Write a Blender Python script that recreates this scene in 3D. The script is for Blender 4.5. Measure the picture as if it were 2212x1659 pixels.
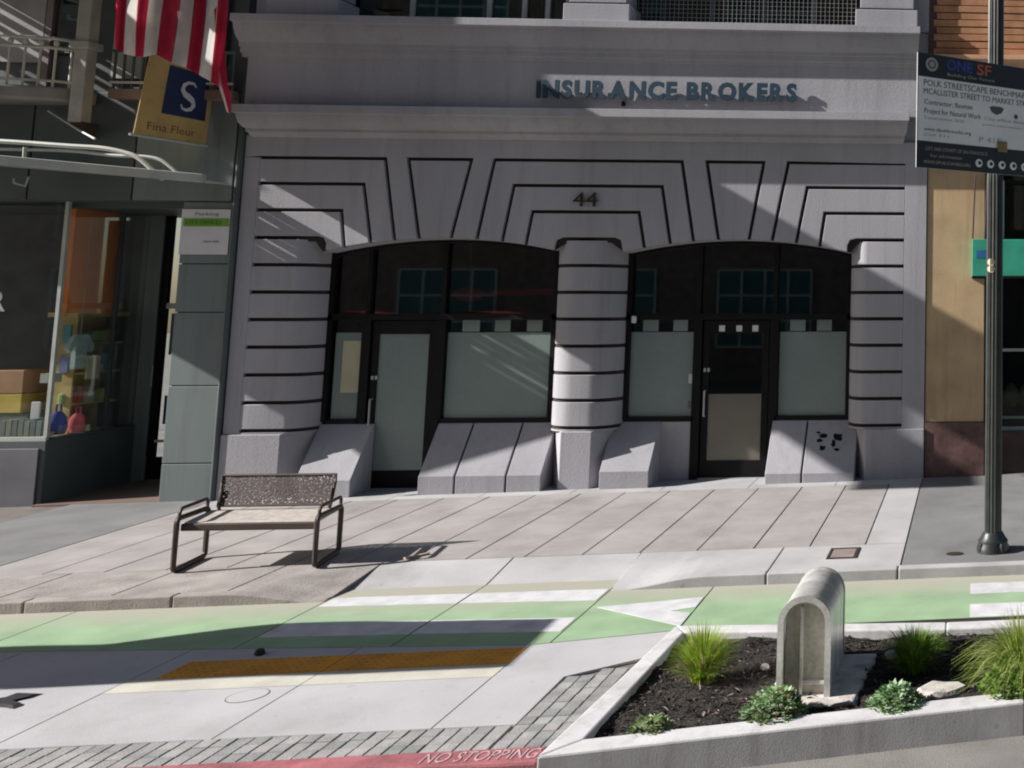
import bpy, bmesh, math, random
from mathutils import Vector, Matrix
random.seed(7)
for o in list(bpy.data.objects): bpy.data.objects.remove(o)
SC = bpy.context.scene
COL = SC.collection
R = math.radians
# ------------------------------------------------------------------ camera
FPX, CX, CY = 2300.0, 2281.29, 414.07          # focal length and principal point in a 2212 x 1659 frame
YAW, PITCH = R(-4.3994), R(5.9755)
CAM = Vector((0.0, -15.0, 2.7))
cd = bpy.data.cameras.new('camera'); cam = bpy.data.objects.new('camera', cd); COL.objects.link(cam)
cam.location = CAM; cam.rotation_euler = (R(90) + PITCH, 0, YAW)
cd.sensor_width = 36; cd.lens = 36 * FPX / 2212
cd.shift_x = -(CX - 1106) / 2212; cd.shift_y = (CY - 829.5) / 2212
cd.clip_start = 0.1; cd.clip_end = 600
SC.camera = cam
# ------------------------------------------------------------------ light
EL, AZ = 29.0, 11.5          # sun height; heading of the light, degrees from +X towards +Y
W = bpy.data.worlds.new('World'); SC.world = W; W.use_nodes = True
wn = W.node_tree.nodes; wl = W.node_tree.links
bg = wn['Background']; sky = wn.new('ShaderNodeTexSky'); sky.sky_type = 'NISHITA'; sky.sun_disc = False
sky.sun_elevation = R(EL); sky.sun_rotation = R(270 - AZ); sky.air_density = 1.0; sky.dust_density = 1.2
wl.new(sky.outputs[0], bg.inputs[0]); bg.inputs[1].default_value = 0.05
sd = bpy.data.lights.new('sun', 'SUN'); sun = bpy.data.objects.new('sun', sd); COL.objects.link(sun)
sd.energy = 5.0; sd.angle = R(0.5); sd.color = (1.0, 0.965, 0.92)
LD = Vector((math.cos(R(EL)) * math.cos(R(AZ)), math.cos(R(EL)) * math.sin(R(AZ)), -math.sin(R(EL))))
sun.rotation_euler = LD.to_track_quat('-Z', 'Y').to_euler(); sun.location = (-30, -10, 30)
SC.view_settings.view_transform = 'Standard'; SC.view_settings.look = 'None'
SC.view_settings.gamma = 1; SC.view_settings.exposure = 0.88
SC.render.engine = 'CYCLES'; SC.cycles.pixel_filter_type = 'BLACKMAN_HARRIS'; SC.cycles.filter_width = 2.0
# ------------------------------------------------------------------ pixel helpers (2212 x 1659 frame)
_f = Vector((-math.sin(YAW) * math.cos(PITCH), math.cos(YAW) * math.cos(PITCH), math.sin(PITCH)))
_r = Vector((math.cos(YAW), math.sin(YAW), 0)); _u = _r.cross(_f)
def ray(x, y): return _r * ((x - CX) / FPX) - _u * ((y - CY) / FPX) + _f
def at(x, y, Y):
    d = ray(x, y); t = (Y + 15.0) / d.y; return CAM + d * t
def F(x, y, Y=0.0):
    p = at(x, y, Y); return (p.x, p.z)
GZ0, GSX, GSY = 0.335, 0.019, 0.03
def gz(X, Y, dz=0.0): return GZ0 + dz + GSX * X + GSY * Y
def G(x, y, dz=0.0):
    d = ray(x, y); t = (GZ0 + dz + GSY * CAM.y - CAM.z) / (d.z - GSX * d.x - GSY * d.y)
    p = CAM + d * t; return p
# ------------------------------------------------------------------ materials
MATS = {}
def mat(name, col, rough=0.8, metal=0.0, var=0.12, scale=3.0, fine=60.0, bump=0.15, spec=0.4, col2=None, streak=0.0, bdist=0.01, grime=0.0, spots=0.0):
    if name in MATS: return MATS[name]
    m = bpy.data.materials.new(name); m.use_nodes = True
    n = m.node_tree.nodes; l = m.node_tree.links; b = n['Principled BSDF']
    b.inputs['Roughness'].default_value = rough; b.inputs['Metallic'].default_value = metal
    b.inputs['Specular IOR Level'].default_value = spec
    tc = n.new('ShaderNodeTexCoord'); geo = n.new('ShaderNodeNewGeometry')
    mp = n.new('ShaderNodeMapping'); l.new(geo.outputs['Position'], mp.inputs[0])
    if streak: mp.inputs['Scale'].default_value = (1, 1, streak)
    n1 = n.new('ShaderNodeTexNoise'); n1.inputs['Scale'].default_value = scale; n1.inputs['Detail'].default_value = 5
    l.new(mp.outputs[0], n1.inputs['Vector'])
    n2 = n.new('ShaderNodeTexNoise'); n2.inputs['Scale'].default_value = fine; n2.inputs['Detail'].default_value = 4
    l.new(geo.outputs['Position'], n2.inputs['Vector'])
    ad = n.new('ShaderNodeMath'); ad.operation = 'MULTIPLY_ADD'; l.new(n2.outputs['Fac'], ad.inputs[0]); ad.inputs[1].default_value = 0.45
    l.new(n1.outputs['Fac'], ad.inputs[2])
    rp = n.new('ShaderNodeValToRGB'); l.new(ad.outputs[0], rp.inputs[0])
    c2 = col2 or tuple(c * (1 - 2.2 * var) for c in col)
    rp.color_ramp.elements[0].position = 0.45; rp.color_ramp.elements[0].color = (*c2, 1)
    rp.color_ramp.elements[1].position = 0.95; rp.color_ramp.elements[1].color = (*[min(1, c * (1 + var)) for c in col], 1)
    out = rp.outputs[0]
    if grime:      # rain streaks and soot, stretched downwards
        m3 = n.new('ShaderNodeMapping'); m3.inputs['Scale'].default_value = (7, 7, 0.55); l.new(geo.outputs['Position'], m3.inputs[0])
        n3 = n.new('ShaderNodeTexNoise'); n3.inputs['Scale'].default_value = 1.0; n3.inputs['Detail'].default_value = 6; n3.inputs['Roughness'].default_value = 0.65; l.new(m3.outputs[0], n3.inputs['Vector'])
        r3 = n.new('ShaderNodeMapRange'); r3.inputs['From Min'].default_value = 0.50; r3.inputs['From Max'].default_value = 0.72; r3.inputs['To Max'].default_value = grime; l.new(n3.outputs['Fac'], r3.inputs[0])
        x3 = n.new('ShaderNodeMixRGB'); x3.blend_type = 'MULTIPLY'; x3.inputs[2].default_value = (0.50, 0.46, 0.42, 1); l.new(r3.outputs[0], x3.inputs[0]); l.new(out, x3.inputs[1]); out = x3.outputs[0]
    if spots:      # gum spots and blotchy stains
        v3 = n.new('ShaderNodeTexVoronoi'); v3.inputs['Scale'].default_value = 4.5; l.new(geo.outputs['Position'], v3.inputs['Vector'])
        sx_ = n.new('ShaderNodeSeparateXYZ'); l.new(v3.outputs['Color'], sx_.inputs[0])
        th = n.new('ShaderNodeMath'); th.operation = 'MULTIPLY'; th.inputs[1].default_value = 0.13; l.new(sx_.outputs[0], th.inputs[0])
        lt_ = n.new('ShaderNodeMath'); lt_.operation = 'LESS_THAN'; l.new(v3.outputs['Distance'], lt_.inputs[0]); l.new(th.outputs[0], lt_.inputs[1])
        n4 = n.new('ShaderNodeTexNoise'); n4.inputs['Scale'].default_value = 0.9; n4.inputs['Detail'].default_value = 8; n4.inputs['Roughness'].default_value = 0.7; l.new(geo.outputs['Position'], n4.inputs['Vector'])
        r4 = n.new('ShaderNodeMapRange'); r4.inputs['From Min'].default_value = 0.52; r4.inputs['From Max'].default_value = 0.75; l.new(n4.outputs['Fac'], r4.inputs[0])
        mx4 = n.new('ShaderNodeMath'); mx4.operation = 'MULTIPLY_ADD'; mx4.inputs[1].default_value = 0.55; l.new(lt_.outputs[0], mx4.inputs[0]); l.new(r4.outputs[0], mx4.inputs[2])
        ml4 = n.new('ShaderNodeMath'); ml4.operation = 'MULTIPLY'; ml4.use_clamp = True; ml4.inputs[1].default_value = spots; l.new(mx4.outputs[0], ml4.inputs[0])
        x4 = n.new('ShaderNodeMixRGB'); x4.blend_type = 'MULTIPLY'; x4.inputs[2].default_value = (0.48, 0.45, 0.42, 1); l.new(ml4.outputs[0], x4.inputs[0]); l.new(out, x4.inputs[1]); out = x4.outputs[0]
    l.new(out, b.inputs['Base Color'])
    if bump:
        bp = n.new('ShaderNodeBump'); bp.inputs['Strength'].default_value = bump; bp.inputs['Distance'].default_value = bdist
        l.new(n2.outputs['Fac'], bp.inputs['Height']); l.new(bp.outputs[0], b.inputs['Normal'])
    MATS[name] = m; return m
def glass(name, tint=(0.75, 0.82, 0.8), boost=1.0):
    if name in MATS: return MATS[name]
    m = bpy.data.materials.new(name); m.use_nodes = True; n = m.node_tree.nodes; l = m.node_tree.links
    n.remove(n['Principled BSDF'])
    tr = n.new('ShaderNodeBsdfTransparent'); tr.inputs[0].default_value = (*tint, 1)
    gl = n.new('ShaderNodeBsdfGlossy'); gl.inputs['Roughness'].default_value = 0.02; gl.inputs[0].default_value = (0.9, 0.95, 0.93, 1)
    fr = n.new('ShaderNodeFresnel'); fr.inputs[0].default_value = 1.5
    mu = n.new('ShaderNodeMath'); mu.operation = 'MULTIPLY'; mu.inputs[1].default_value = boost; l.new(fr.outputs[0], mu.inputs[0])
    nz = n.new('ShaderNodeTexNoise'); nz.inputs['Scale'].default_value = 1.3; bp = n.new('ShaderNodeBump'); bp.inputs['Strength'].default_value = 0.04
    g = n.new('ShaderNodeNewGeometry'); l.new(g.outputs['Position'], nz.inputs['Vector']); l.new(nz.outputs['Fac'], bp.inputs['Height']); l.new(bp.outputs[0], gl.inputs['Normal'])
    mx = n.new('ShaderNodeMixShader'); l.new(mu.outputs[0], mx.inputs[0]); l.new(tr.outputs[0], mx.inputs[1]); l.new(gl.outputs[0], mx.inputs[2])
    l.new(mx.outputs[0], n['Material Output'].inputs[0]); MATS[name] = m; return m

M_WALL = mat('grey_stucco', (0.348, 0.342, 0.368), 0.85, var=0.09, scale=0.9, fine=45, bump=0.3, streak=0.35, grime=0.26)
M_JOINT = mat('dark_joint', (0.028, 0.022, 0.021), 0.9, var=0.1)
M_BED = mat('sidewalk_joint', (0.15, 0.13, 0.12), 0.9, var=0.15)
M_BLACK = mat('black_frame', (0.006, 0.0055, 0.007), 0.5, var=0.2, bump=0.05, spec=0.2)
M_FROST = mat('frosted_film', (0.20, 0.25, 0.235), 0.22, var=0.06, scale=1.2, fine=20, bump=0.0, spec=0.6)
M_GLASS = glass('window_glass', (0.6, 0.66, 0.64), 1.9)
M_GLASS2 = glass('shop_glass', (0.95, 0.96, 0.95), 0.3)
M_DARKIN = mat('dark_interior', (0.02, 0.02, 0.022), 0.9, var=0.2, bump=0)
M_GREENW = mat('green_grey_paint', (0.16, 0.192, 0.19), 0.6, grime=0.4, var=0.12, scale=1.1, bump=0.12, streak=0.3)
M_GREEND = mat('dark_green_paint', (0.07, 0.086, 0.088), 0.55, var=0.15, scale=1.3, bump=0.1)
M_STEELP = mat('pale_steel', (0.42, 0.44, 0.41), 0.5, var=0.12)
M_CONC = mat('pale_concrete', (0.415, 0.408, 0.42), spots=0.35, rough=0.85, var=0.07, scale=1.3, fine=90, bump=0.2)
M_CONC2 = mat('new_concrete', (0.395, 0.388, 0.392), spots=0.50, rough=0.85, var=0.10, scale=1.6, fine=80, bump=0.25)
M_SLAB = mat('beige_slab', (0.320, 0.298, 0.290), spots=0.55, rough=0.88, var=0.10, scale=2.2, fine=70, bump=0.3)
M_OLD = mat('old_paving', (0.305, 0.279, 0.262), spots=0.70, rough=0.9, var=0.16, scale=3.5, fine=55, bump=0.5)
M_GREYS = mat('grey_paving', (0.18, 0.18, 0.182), spots=0.60, rough=0.88, var=0.12, scale=1.4, fine=80, bump=0.25)
M_CURB = mat('curb_concrete', (0.306, 0.276, 0.259), 0.9, var=0.18, scale=4, fine=60, bump=0.4)
M_ASPH = mat('road_surface', (0.2, 0.188, 0.175), spots=0.70, rough=0.92, var=0.16, scale=1.5, fine=120, bump=0.5)
M_PCURB = mat('planter_concrete', (0.55, 0.54, 0.545), spots=0.50, rough=0.85, var=0.10, scale=2.5, fine=90, bump=0.1, grime=0.5)
M_RED = mat('red_curb_paint', (0.36, 0.12, 0.135), 0.7, spots=0.6, var=0.2, scale=5, bump=0.2)
M_WHITE = mat('white_road_paint', (0.56, 0.555, 0.57), spots=0.50, rough=0.75, var=0.10, scale=6, fine=120, bump=0.2)
M_YEL = mat('yellow_tactile', (0.66, 0.29, 0.03), 0.7, var=0.12, scale=4)
M_YEL_SUNLIT = mat('sunlit_tactile_cream', (0.500, 0.480, 0.415), 0.8, var=0.08, scale=4)  # yellow tactile band as washed out by sun, put into the colour
M_PLATE = mat('white_plate', (0.62, 0.61, 0.63), 0.5, var=0.06, bump=0)
M_TAN = mat('tan_stone', (0.46, 0.33, 0.195), 0.7, grime=0.4, var=0.13, scale=1.8, bump=0.12)
M_MARB = mat('brown_marble', (0.13, 0.075, 0.07), 0.35, var=0.3, scale=3.0, fine=15, bump=0.03)
M_BRICK = mat('terracotta', (0.42, 0.21, 0.11), 0.85, var=0.2, scale=3, bump=0.3)
M_BRONZE = mat('bronze_metal', (0.070, 0.050, 0.043), 0.5, metal=0.3, var=0.15, bump=0.05)
M_STEEL = mat('weathered_steel', (0.74, 0.73, 0.70), 0.33, metal=0.5, var=0.22, scale=5, fine=40, bump=0.08, streak=0.3)
M_POLE = mat('black_green_pole', (0.026, 0.030, 0.028), 0.34, var=0.3, scale=5, bump=0.1, spec=0.7)
M_STONE = mat('pale_stone', (0.52, 0.48, 0.44), 0.9, var=0.2, scale=8, bump=0.4)
M_MULCH = mat('mulch', (0.026, 0.020, 0.017), 0.95, var=0.5, scale=9, fine=45, bump=1.0, bdist=0.03)
M_BLUE = mat('navy_blue', (0.02, 0.03, 0.085), 0.7, var=0.15)
M_LETTER = mat('blue_letter', (0.016, 0.045, 0.075), 0.5, var=0.15, bump=0)
M_ORANGE = mat('orange_panel', (0.42, 0.115, 0.03), 0.8, var=0.1)
M_WOOD = mat('tan_wood', (0.34, 0.24, 0.11), 0.7, var=0.2, scale=4)
M_TEAL = mat('teal_awning', (0.03, 0.30, 0.20), 0.6, var=0.15, bump=0.05)
def green_lane():
    m = mat('green_lane', (0.261, 0.378, 0.230), 0.85, var=0.10, scale=2.5, fine=90, bump=0.25)
    n = m.node_tree.nodes; l = m.node_tree.links; b = n['Principled BSDF']
    rp = [x for x in n if x.type == 'VALTORGB'][0]
    g = n.new('ShaderNodeNewGeometry'); s = n.new('ShaderNodeSeparateXYZ'); l.new(g.outputs['Position'], s.inputs[0])
    nz = n.new('ShaderNodeTexNoise'); nz.inputs['Scale'].default_value = 2.2; nz.inputs['Detail'].default_value = 6; l.new(g.outputs['Position'], nz.inputs['Vector'])
    a = n.new('ShaderNodeMath'); a.operation = 'MULTIPLY_ADD'; l.new(nz.outputs['Fac'], a.inputs[0]); a.inputs[1].default_value = 0.7; l.new(s.outputs['Y'], a.inputs[2])
    mr = n.new('ShaderNodeMapRange'); mr.inputs['From Min'].default_value = -4.72; mr.inputs['From Max'].default_value = -4.18; l.new(a.outputs[0], mr.inputs[0])
    mx = n.new('ShaderNodeMixRGB'); mx.inputs[2].default_value = (0.34, 0.33, 0.27, 1); l.new(mr.outputs[0], mx.inputs[0]); l.new(rp.outputs[0], mx.inputs[1])
    l.new(mx.outputs[0], b.inputs['Base Color']); return m
M_GREEN = green_lane()
# ------------------------------------------------------------------ mesh helpers
class MB:
    def __init__(s): s.v = []; s.f = []
    def add(s, vs, fs):
        k = len(s.v); s.v += [tuple(p) for p in vs]; s.f += [[i + k for i in f] for f in fs]; return s
    def box(s, x0, x1, y0, y1, z0, z1):
        return s.add([(x0,y0,z0),(x1,y0,z0),(x1,y1,z0),(x0,y1,z0),(x0,y0,z1),(x1,y0,z1),(x1,y1,z1),(x0,y1,z1)],
                     [(0,3,2,1),(4,5,6,7),(0,1,5,4),(1,2,6,5),(2,3,7,6),(3,0,4,7)])
    def hexa(s, a, b): # a, b: 4 corners each
        return s.add(list(a) + list(b), [(3,2,1,0),(4,5,6,7),(0,1,5,4),(1,2,6,5),(2,3,7,6),(3,0,4,7)])
    def prism(s, poly, fa, fb):     # poly of 2-tuples; fa, fb map 2-tuple -> 3d
        n = len(poly)
        return s.add([fa(p) for p in poly] + [fb(p) for p in poly],
                     [list(range(n)), list(range(2*n-1, n-1, -1))] + [(i, n+i, n+(i+1) % n, (i+1) % n) for i in range(n)])
    def front(s, poly, y0, y1):     # (x, z) polygon extruded along y
        return s.prism(poly, lambda p: (p[0], y0, p[1]), lambda p: (p[0], y1, p[1]))
    def plan(s, poly, z0, z1):      # (x, y) polygon extruded along z
        return s.prism(poly, lambda p: (p[0], p[1], z0), lambda p: (p[0], p[1], z1))
    def side(s, poly, x0, x1):      # (y, z) polygon extruded along x
        return s.prism(poly, lambda p: (x0, p[0], p[1]), lambda p: (x1, p[0], p[1]))
    def tube(s, pts, r, n=10, closed=False, r2=None):
        pts = [Vector(p) for p in pts]; m = len(pts); k = len(s.v); up = None
        for i, p in enumerate(pts):
            a = pts[(i-1) % m] if (closed or i > 0) else p; b = pts[(i+1) % m] if (closed or i < m-1) else p
            t = (b - a).normalized()
            if up is None:
                up = t.orthogonal().normalized()
            up = (up - t * up.dot(t)).normalized(); w = t.cross(up)
            rr = r if r2 is None else r + (r2 - r) * i / max(1, m-1)
            for j in range(n):
                an = 2*math.pi*j/n; s.v.append(tuple(p + up*math.cos(an)*rr + w*math.sin(an)*rr))
        for i in range(m if closed else m-1):
            i2 = (i+1) % m
            for j in range(n): s.f.append([k+i*n+j, k+i*n+(j+1) % n, k+i2*n+(j+1) % n, k+i2*n+j])
        if not closed:
            s.f.append([k+j for j in range(n)][::-1]); s.f.append([k+(m-1)*n+j for j in range(n)])
        return s
    def lathe(s, prof, c, n=20):    # prof (r, z)
        k = len(s.v)
        for r, z in prof:
            for j in range(n):
                a = 2*math.pi*j/n; s.v.append((c[0]+r*math.cos(a), c[1]+r*math.sin(a), c[2]+z))
        for i in range(len(prof)-1):
            for j in range(n): s.f.append([k+i*n+j, k+i*n+(j+1) % n, k+(i+1)*n+(j+1) % n, k+(i+1)*n+j])
        s.f.append([k+j for j in range(n)][::-1]); s.f.append([k+(len(prof)-1)*n+j for j in range(n)]); return s
    def build(s, name, m, root=None, smooth=False, bevel=0.0, seg=2, kind=None, shared=None):
        me = bpy.data.meshes.new(name); off = root_loc(root)
        me.from_pydata([tuple(Vector(p) - off) for p in s.v], [], s.f); me.update()
        bm = bmesh.new(); bm.from_mesh(me); bmesh.ops.recalc_face_normals(bm, faces=bm.faces); bm.to_mesh(me); bm.free()
        if smooth:
            for p in me.polygons: p.use_smooth = True
            if smooth != 'all': me.set_sharp_from_angle(angle=R(35))
        me.materials.append(m)
        o = bpy.data.objects.new(name, me); COL.objects.link(o)
        if root is not None: o.parent = root
        if bevel:
            md = o.modifiers.new('bevel', 'BEVEL'); md.width = bevel; md.segments = seg; md.limit_method = 'ANGLE'; md.angle_limit = R(40)
        if kind: o['kind'] = kind
        return o
def root_loc(o):
    v = Vector((0, 0, 0))
    while o is not None: v += o.location; o = o.parent
    return v
def tag(o, label, cat=None, group=None, kind=None):
    if label: o['label'] = label
    if cat: o['category'] = cat
    if group: o['group'] = group
    if kind: o['kind'] = kind
    return o
def thing(name, label, cat, loc, group=None):
    o = bpy.data.objects.new(name, None); COL.objects.link(o); o.location = loc; o.empty_display_size = 0.2
    return tag(o, label, cat, group)
def struct(o): o['kind'] = 'structure'; return o
def inset(poly, offs):
    n = len(poly); area = sum(poly[i][0]*poly[(i+1) % n][1] - poly[(i+1) % n][0]*poly[i][1] for i in range(n))
    sg = 1 if area > 0 else -1; L = []
    for i in range(n):
        (x1, y1), (x2, y2) = poly[i], poly[(i+1) % n]; dx, dy = x2-x1, y2-y1; d = math.hypot(dx, dy) or 1e-9
        nx, ny = -dy/d*sg, dx/d*sg; L.append((x1+nx*offs[i], y1+ny*offs[i], dx/d, dy/d))
    out = []
    for i in range(n):
        x1, y1, dx1, dy1 = L[i-1]; x2, y2, dx2, dy2 = L[i]; cr = dx1*dy2 - dy1*dx2
        if abs(cr) < 0.02: out.append((x2, y2))
        else:
            t = ((x2-x1)*dy2 - (y2-y1)*dx2)/cr; out.append((x1+dx1*t, y1+dy1*t))
    return out
def text_geo(txt, bold=0.0):
    c = bpy.data.curves.new('t', 'FONT'); c.body = txt; c.size = 1; c.offset = bold; c.resolution_u = 3; c.align_x = 'LEFT'
    o = bpy.data.objects.new('t', c); COL.objects.link(o)
    dg = bpy.context.evaluated_depsgraph_get(); me = bpy.data.meshes.new_from_object(o.evaluated_get(dg))
    vs = [v.co.copy() for v in me.vertices]; fs = [list(p.vertices) for p in me.polygons]; ed = {}
    for p in me.polygons:
        for e in p.edge_keys: ed[e] = ed.get(e, 0) + 1
    be = [e for e, k in ed.items() if k == 1]
    bpy.data.objects.remove(o); bpy.data.curves.remove(c); bpy.data.meshes.remove(me)
    return vs, fs, be
def text_mb(txt, org, u, v, h, width=None, depth=0.004, bold=0.0):
    """flat lettering with thickness: org lower left, u right, v up; h cap height in metres"""
    vs, fs, be = text_geo(txt, bold); u = Vector(u).normalized(); v = Vector(v).normalized(); n = u.cross(v)
    x0 = min(p.x for p in vs); x1 = max(p.x for p in vs); y0 = 0.0; y1 = 0.7
    sy = h/(y1-y0); sx = (width/(x1-x0)) if width else sy
    org = Vector(org); mb = MB(); k = len(vs)
    P = [org + u*((p.x-x0)*sx) + v*((p.y-y0)*sy) for p in vs]
    mb.add([p + n*depth for p in P] + P, [f for f in fs] + [[a, b, b+k, a+k] for a, b in be]); return mb
def ell(c, a, b, t0, t1, n=10):
    return [(c[0]+a*math.cos(t0+(t1-t0)*i/n), c[1]+b*math.sin(t0+(t1-t0)*i/n)) for i in range(n+1)]

# ================================================================== GROUND
def sheet(name, poly, dz, m, thick=0.05, root=None, bevel=0, fn=None):
    """(x, y) polygon laid on the sloping ground as a slab with its top dz above the pavement plane"""
    f = fn or (lambda p: gz(p[0], p[1], dz))
    mb = MB(); mb.prism(poly, lambda p: (p[0], p[1], f(p)), lambda p: (p[0], p[1], f(p) - thick))
    return mb.build(name, m, root, bevel=bevel)
def rect(x0, x1, y0, y1): return [(x0, y0), (x1, y0), (x1, y1), (x0, y1)]
YC, YL, YP, YR, YE = -4.47, -5.68, -7.45, -7.81, -8.03   # curb, lane edge, pavers, red curb, road
def road_z(X): return gz(X, YE, -0.10) - 0.155
mb = MB(); XS = [-260, -60, -30, -15, -10, -5, 0, 5, 15, 40, 260]
YS = [-120, -40, -20, -12, -7.6, 1.0, 30, 140]
mb.add([(x, y, max(-1.6, min(1.4, road_z(x))) - (0.0 if y <= -7 else 0.02)) for x in XS for y in YS],
       [(i*8+j, (i+1)*8+j, (i+1)*8+j+1, i*8+j+1) for i in range(10) for j in range(7)])
road = struct(mb.build('road', M_ASPH)); tag(road, 'brownish grey street surface in front of the planter kerb')
# sidewalk: bedding, slabs, strips, curb
XB0, XB1 = -9.80, -0.68
side = struct(sheet('sidewalk', rect(-26, 18, -3.52, 1.6), -0.022, M_BED, 0.25))
tag(side, 'sloping pavement of beige and grey slabs before the shopfronts')
for a_, b_ in ((-26, XB0+2.99), (XB1-.02, 18)): sheet('bedding', rect(a_, b_, -4.36, -3.519), -0.0225, M_BED, 0.25, side)
def child(name, poly, dz, m, thick=0.018, bevel=0.004, root=side): return sheet(name, poly, dz, m, thick, root, bevel)
g = 0.007
xs = [-1.10 - 0.57*k for k in range(16)]; xs[-1] = XB0
for k in range(15):
    x1, x0 = xs[k], xs[k+1]
    ya, yb = -3.50, -0.33
    child('slab', rect(x0+g, x1-g, ya+g, yb-g), random.uniform(-.001, .001), M_SLAB)
child('slab', rect(-1.10+g, XB1-g, -3.50+g, -0.33-g), 0.001, M_CONC2)
for k in range(8):
    x0 = XB0 + (XB1-XB0)*k/8; child('slab', rect(x0+g*.4, XB0+(XB1-XB0)*(k+1)/8-g*.4, -0.33+g*.5, 1.3), 0.0, M_CONC2)
for k in range(6): child('slab', rect(-11.6-2.3*k-2.3+g, -9.80-2.3*max(0,k)-(1.8 if k else 0)-g, -4.352, 1.5) if k else rect(-11.6+g, -9.80-g, -4.352, 1.5), 0.0, M_GREYS)
for k in range(7): child('slab', rect(XB1+g+1.9*k, XB1-g+1.9*(k+1), -4.352, 1.5), 0.0, M_GREYS)
for k in range(3): child('slab', rect(XB0+g-0.0+1.0*k, XB0-g+1.0*(k+1), -4.352, -3.50-g), 0.0, M_OLD)
# ramped strip with the dropped kerb
RA, RB, YF = -5.88, -3.36, -4.10      # flush crossing between these x, its lower edge
def drop(X): # kerb drop: flush at the crossing
    a = max(0, min(1, (X+6.75)/0.85)); b = max(0, min(1, (-2.5-X)/0.84)); t = min(a, b); return 0.10*t*t*(3-2*t)
def strip(name, x0, x1, ya, yb, m, thick, nx, root, lift=0.0, yend=None):
    yend = yend or YC
    mb = MB(); ny = 5
    def P(i, j, lo):
        X = x0+(x1-x0)*i/nx; Y = ya+(yb-ya)*j/ny; t = max(0, min(1, (-3.5-Y)/(-3.5-yend)))
        return (X, Y, gz(X, Y, lift) - drop(X)*t - (thick if lo else 0))
    top = [P(i, j, 0) for i in range(nx+1) for j in range(ny+1)]; bot = [P(i, j, 1) for i in range(nx+1) for j in range(ny+1)]; w = ny+1; k = len(top)
    fs = [(i*w+j, (i+1)*w+j, (i+1)*w+j+1, i*w+j+1) for i in range(nx) for j in range(ny)]
    fs += [tuple(q+k for q in reversed(f)) for f in fs]
    for i in range(nx): fs += [(i*w, i*w+k, (i+1)*w+k, (i+1)*w), (i*w+ny, (i+1)*w+ny, (i+1)*w+ny+k, i*w+ny+k)]
    for j in range(ny): fs += [(j, j+1, j+1+k, j+k), (nx*w+j, nx*w+j+k, nx*w+j+1+k, nx*w+j+1)]
    mb.add(top+bot, fs); return mb.build(name, m, root, bevel=0.005)
strip('slab', XB0+3.0+g, RA-g*.5, -4.352, -3.50-g, M_OLD, 0.1, 8, side)
strip('slab', RA+g*.5, -4.62-g, YF, -3.50-g, M_CONC2, 0.1, 8, side, 0.0, YF)
strip('slab', -4.62+g, RB-g*.5, YF, -3.50-g, M_CONC2, 0.1, 8, side, 0.0, YF)
strip('slab', RB+g*.5, -1.93-g, -4.352, -3.50-g, M_CONC2, 0.1, 8, side)
strip('slab', -1.93+g, XB1-g, -4.352, -3.50-g, M_CONC2, 0.1, 8, side)
xk = [-22, -17, -13, -11.4, -9.8, -8.45, -7.2, RA, RB, -1.93, -0.70, 1.2, 3.0, 5.2, 9, 14]
for a, b in zip(xk, xk[1:]):
    if a == RA: continue
    o = strip('curb_stone', a+0.005, b-0.005, YC, -4.345, M_CURB if a < -6 else M_CONC2, 0.24, 10, side, 0.002)
    o.modifiers['bevel'].width = 0.014; o.modifiers['bevel'].segments = 3
# bike lane
def yl(X):      # near edge of the green lane
    for (xa, ya), (xb, yb) in zip(LE, LE[1:]):
        if X <= xb: return ya + (yb-ya)*(X-xa)/(xb-xa)
    return LE[-1][1]
LE = [(-40, -5.50), (-7.7, -5.52), (-3.5, -5.89), (-2.41, -5.68), (40, -5.68)]
jx = [-26, -18, -13, -10.2, -8.0, RA, -4.62, RB, -2.41, 0.55, 3.2, 8, 18]
lane = struct(sheet('bike_lane', rect(-26, 18, -6.0, YF+.02), -0.112, M_JOINT, 0.2)); tag(lane, 'green painted cycle lane with white markings along the kerb')
for a, b in zip(jx, jx[1:]):
    yt = YF-.004 if RA <= a < RB else YC+.04
    ks = [a+.006] + [x for x, _ in LE if a+.01 < x < b-.01] + [b-.006]
    sheet('slab', [(x, yl(x)+.004) for x in ks] + [(b-.006, yt), (a+.006, yt)], -0.100, M_GREEN, 0.006, lane)
def mark(poly, name='marking'): return sheet(name, poly, -0.097, M_WHITE, 0.003, lane)
mark([(-5.85, -4.62), (-4.63, -4.68), (-4.63, -4.39), (-5.85, -4.36)]); mark([(-4.61, -4.68), (-3.38, -4.76), (-3.38, -4.41), (-4.61, -4.39)])
mark([(-5.86, -5.42), (-4.63, -5.50), (-4.63, -5.15), (-5.86, -5.06)]); mark([(-4.61, -5.50), (-3.38, -5.59), (-3.38, -5.24), (-4.61, -5.15)])
mark([(-3.30, -4.97), (-2.42, -4.79), (-2.42, -5.08), (-2.62, -5.16), (-2.42, -5.24), (-2.42, -5.58)])
mark(rect(-0.01, 0.54, -5.02, -4.70)); mark(rect(0.56, 1.9, -5.02, -4.70)); mark(rect(-0.01, 0.54, -5.67, -5.32)); mark(rect(0.56, 1.9, -5.67, -5.32))
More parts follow.
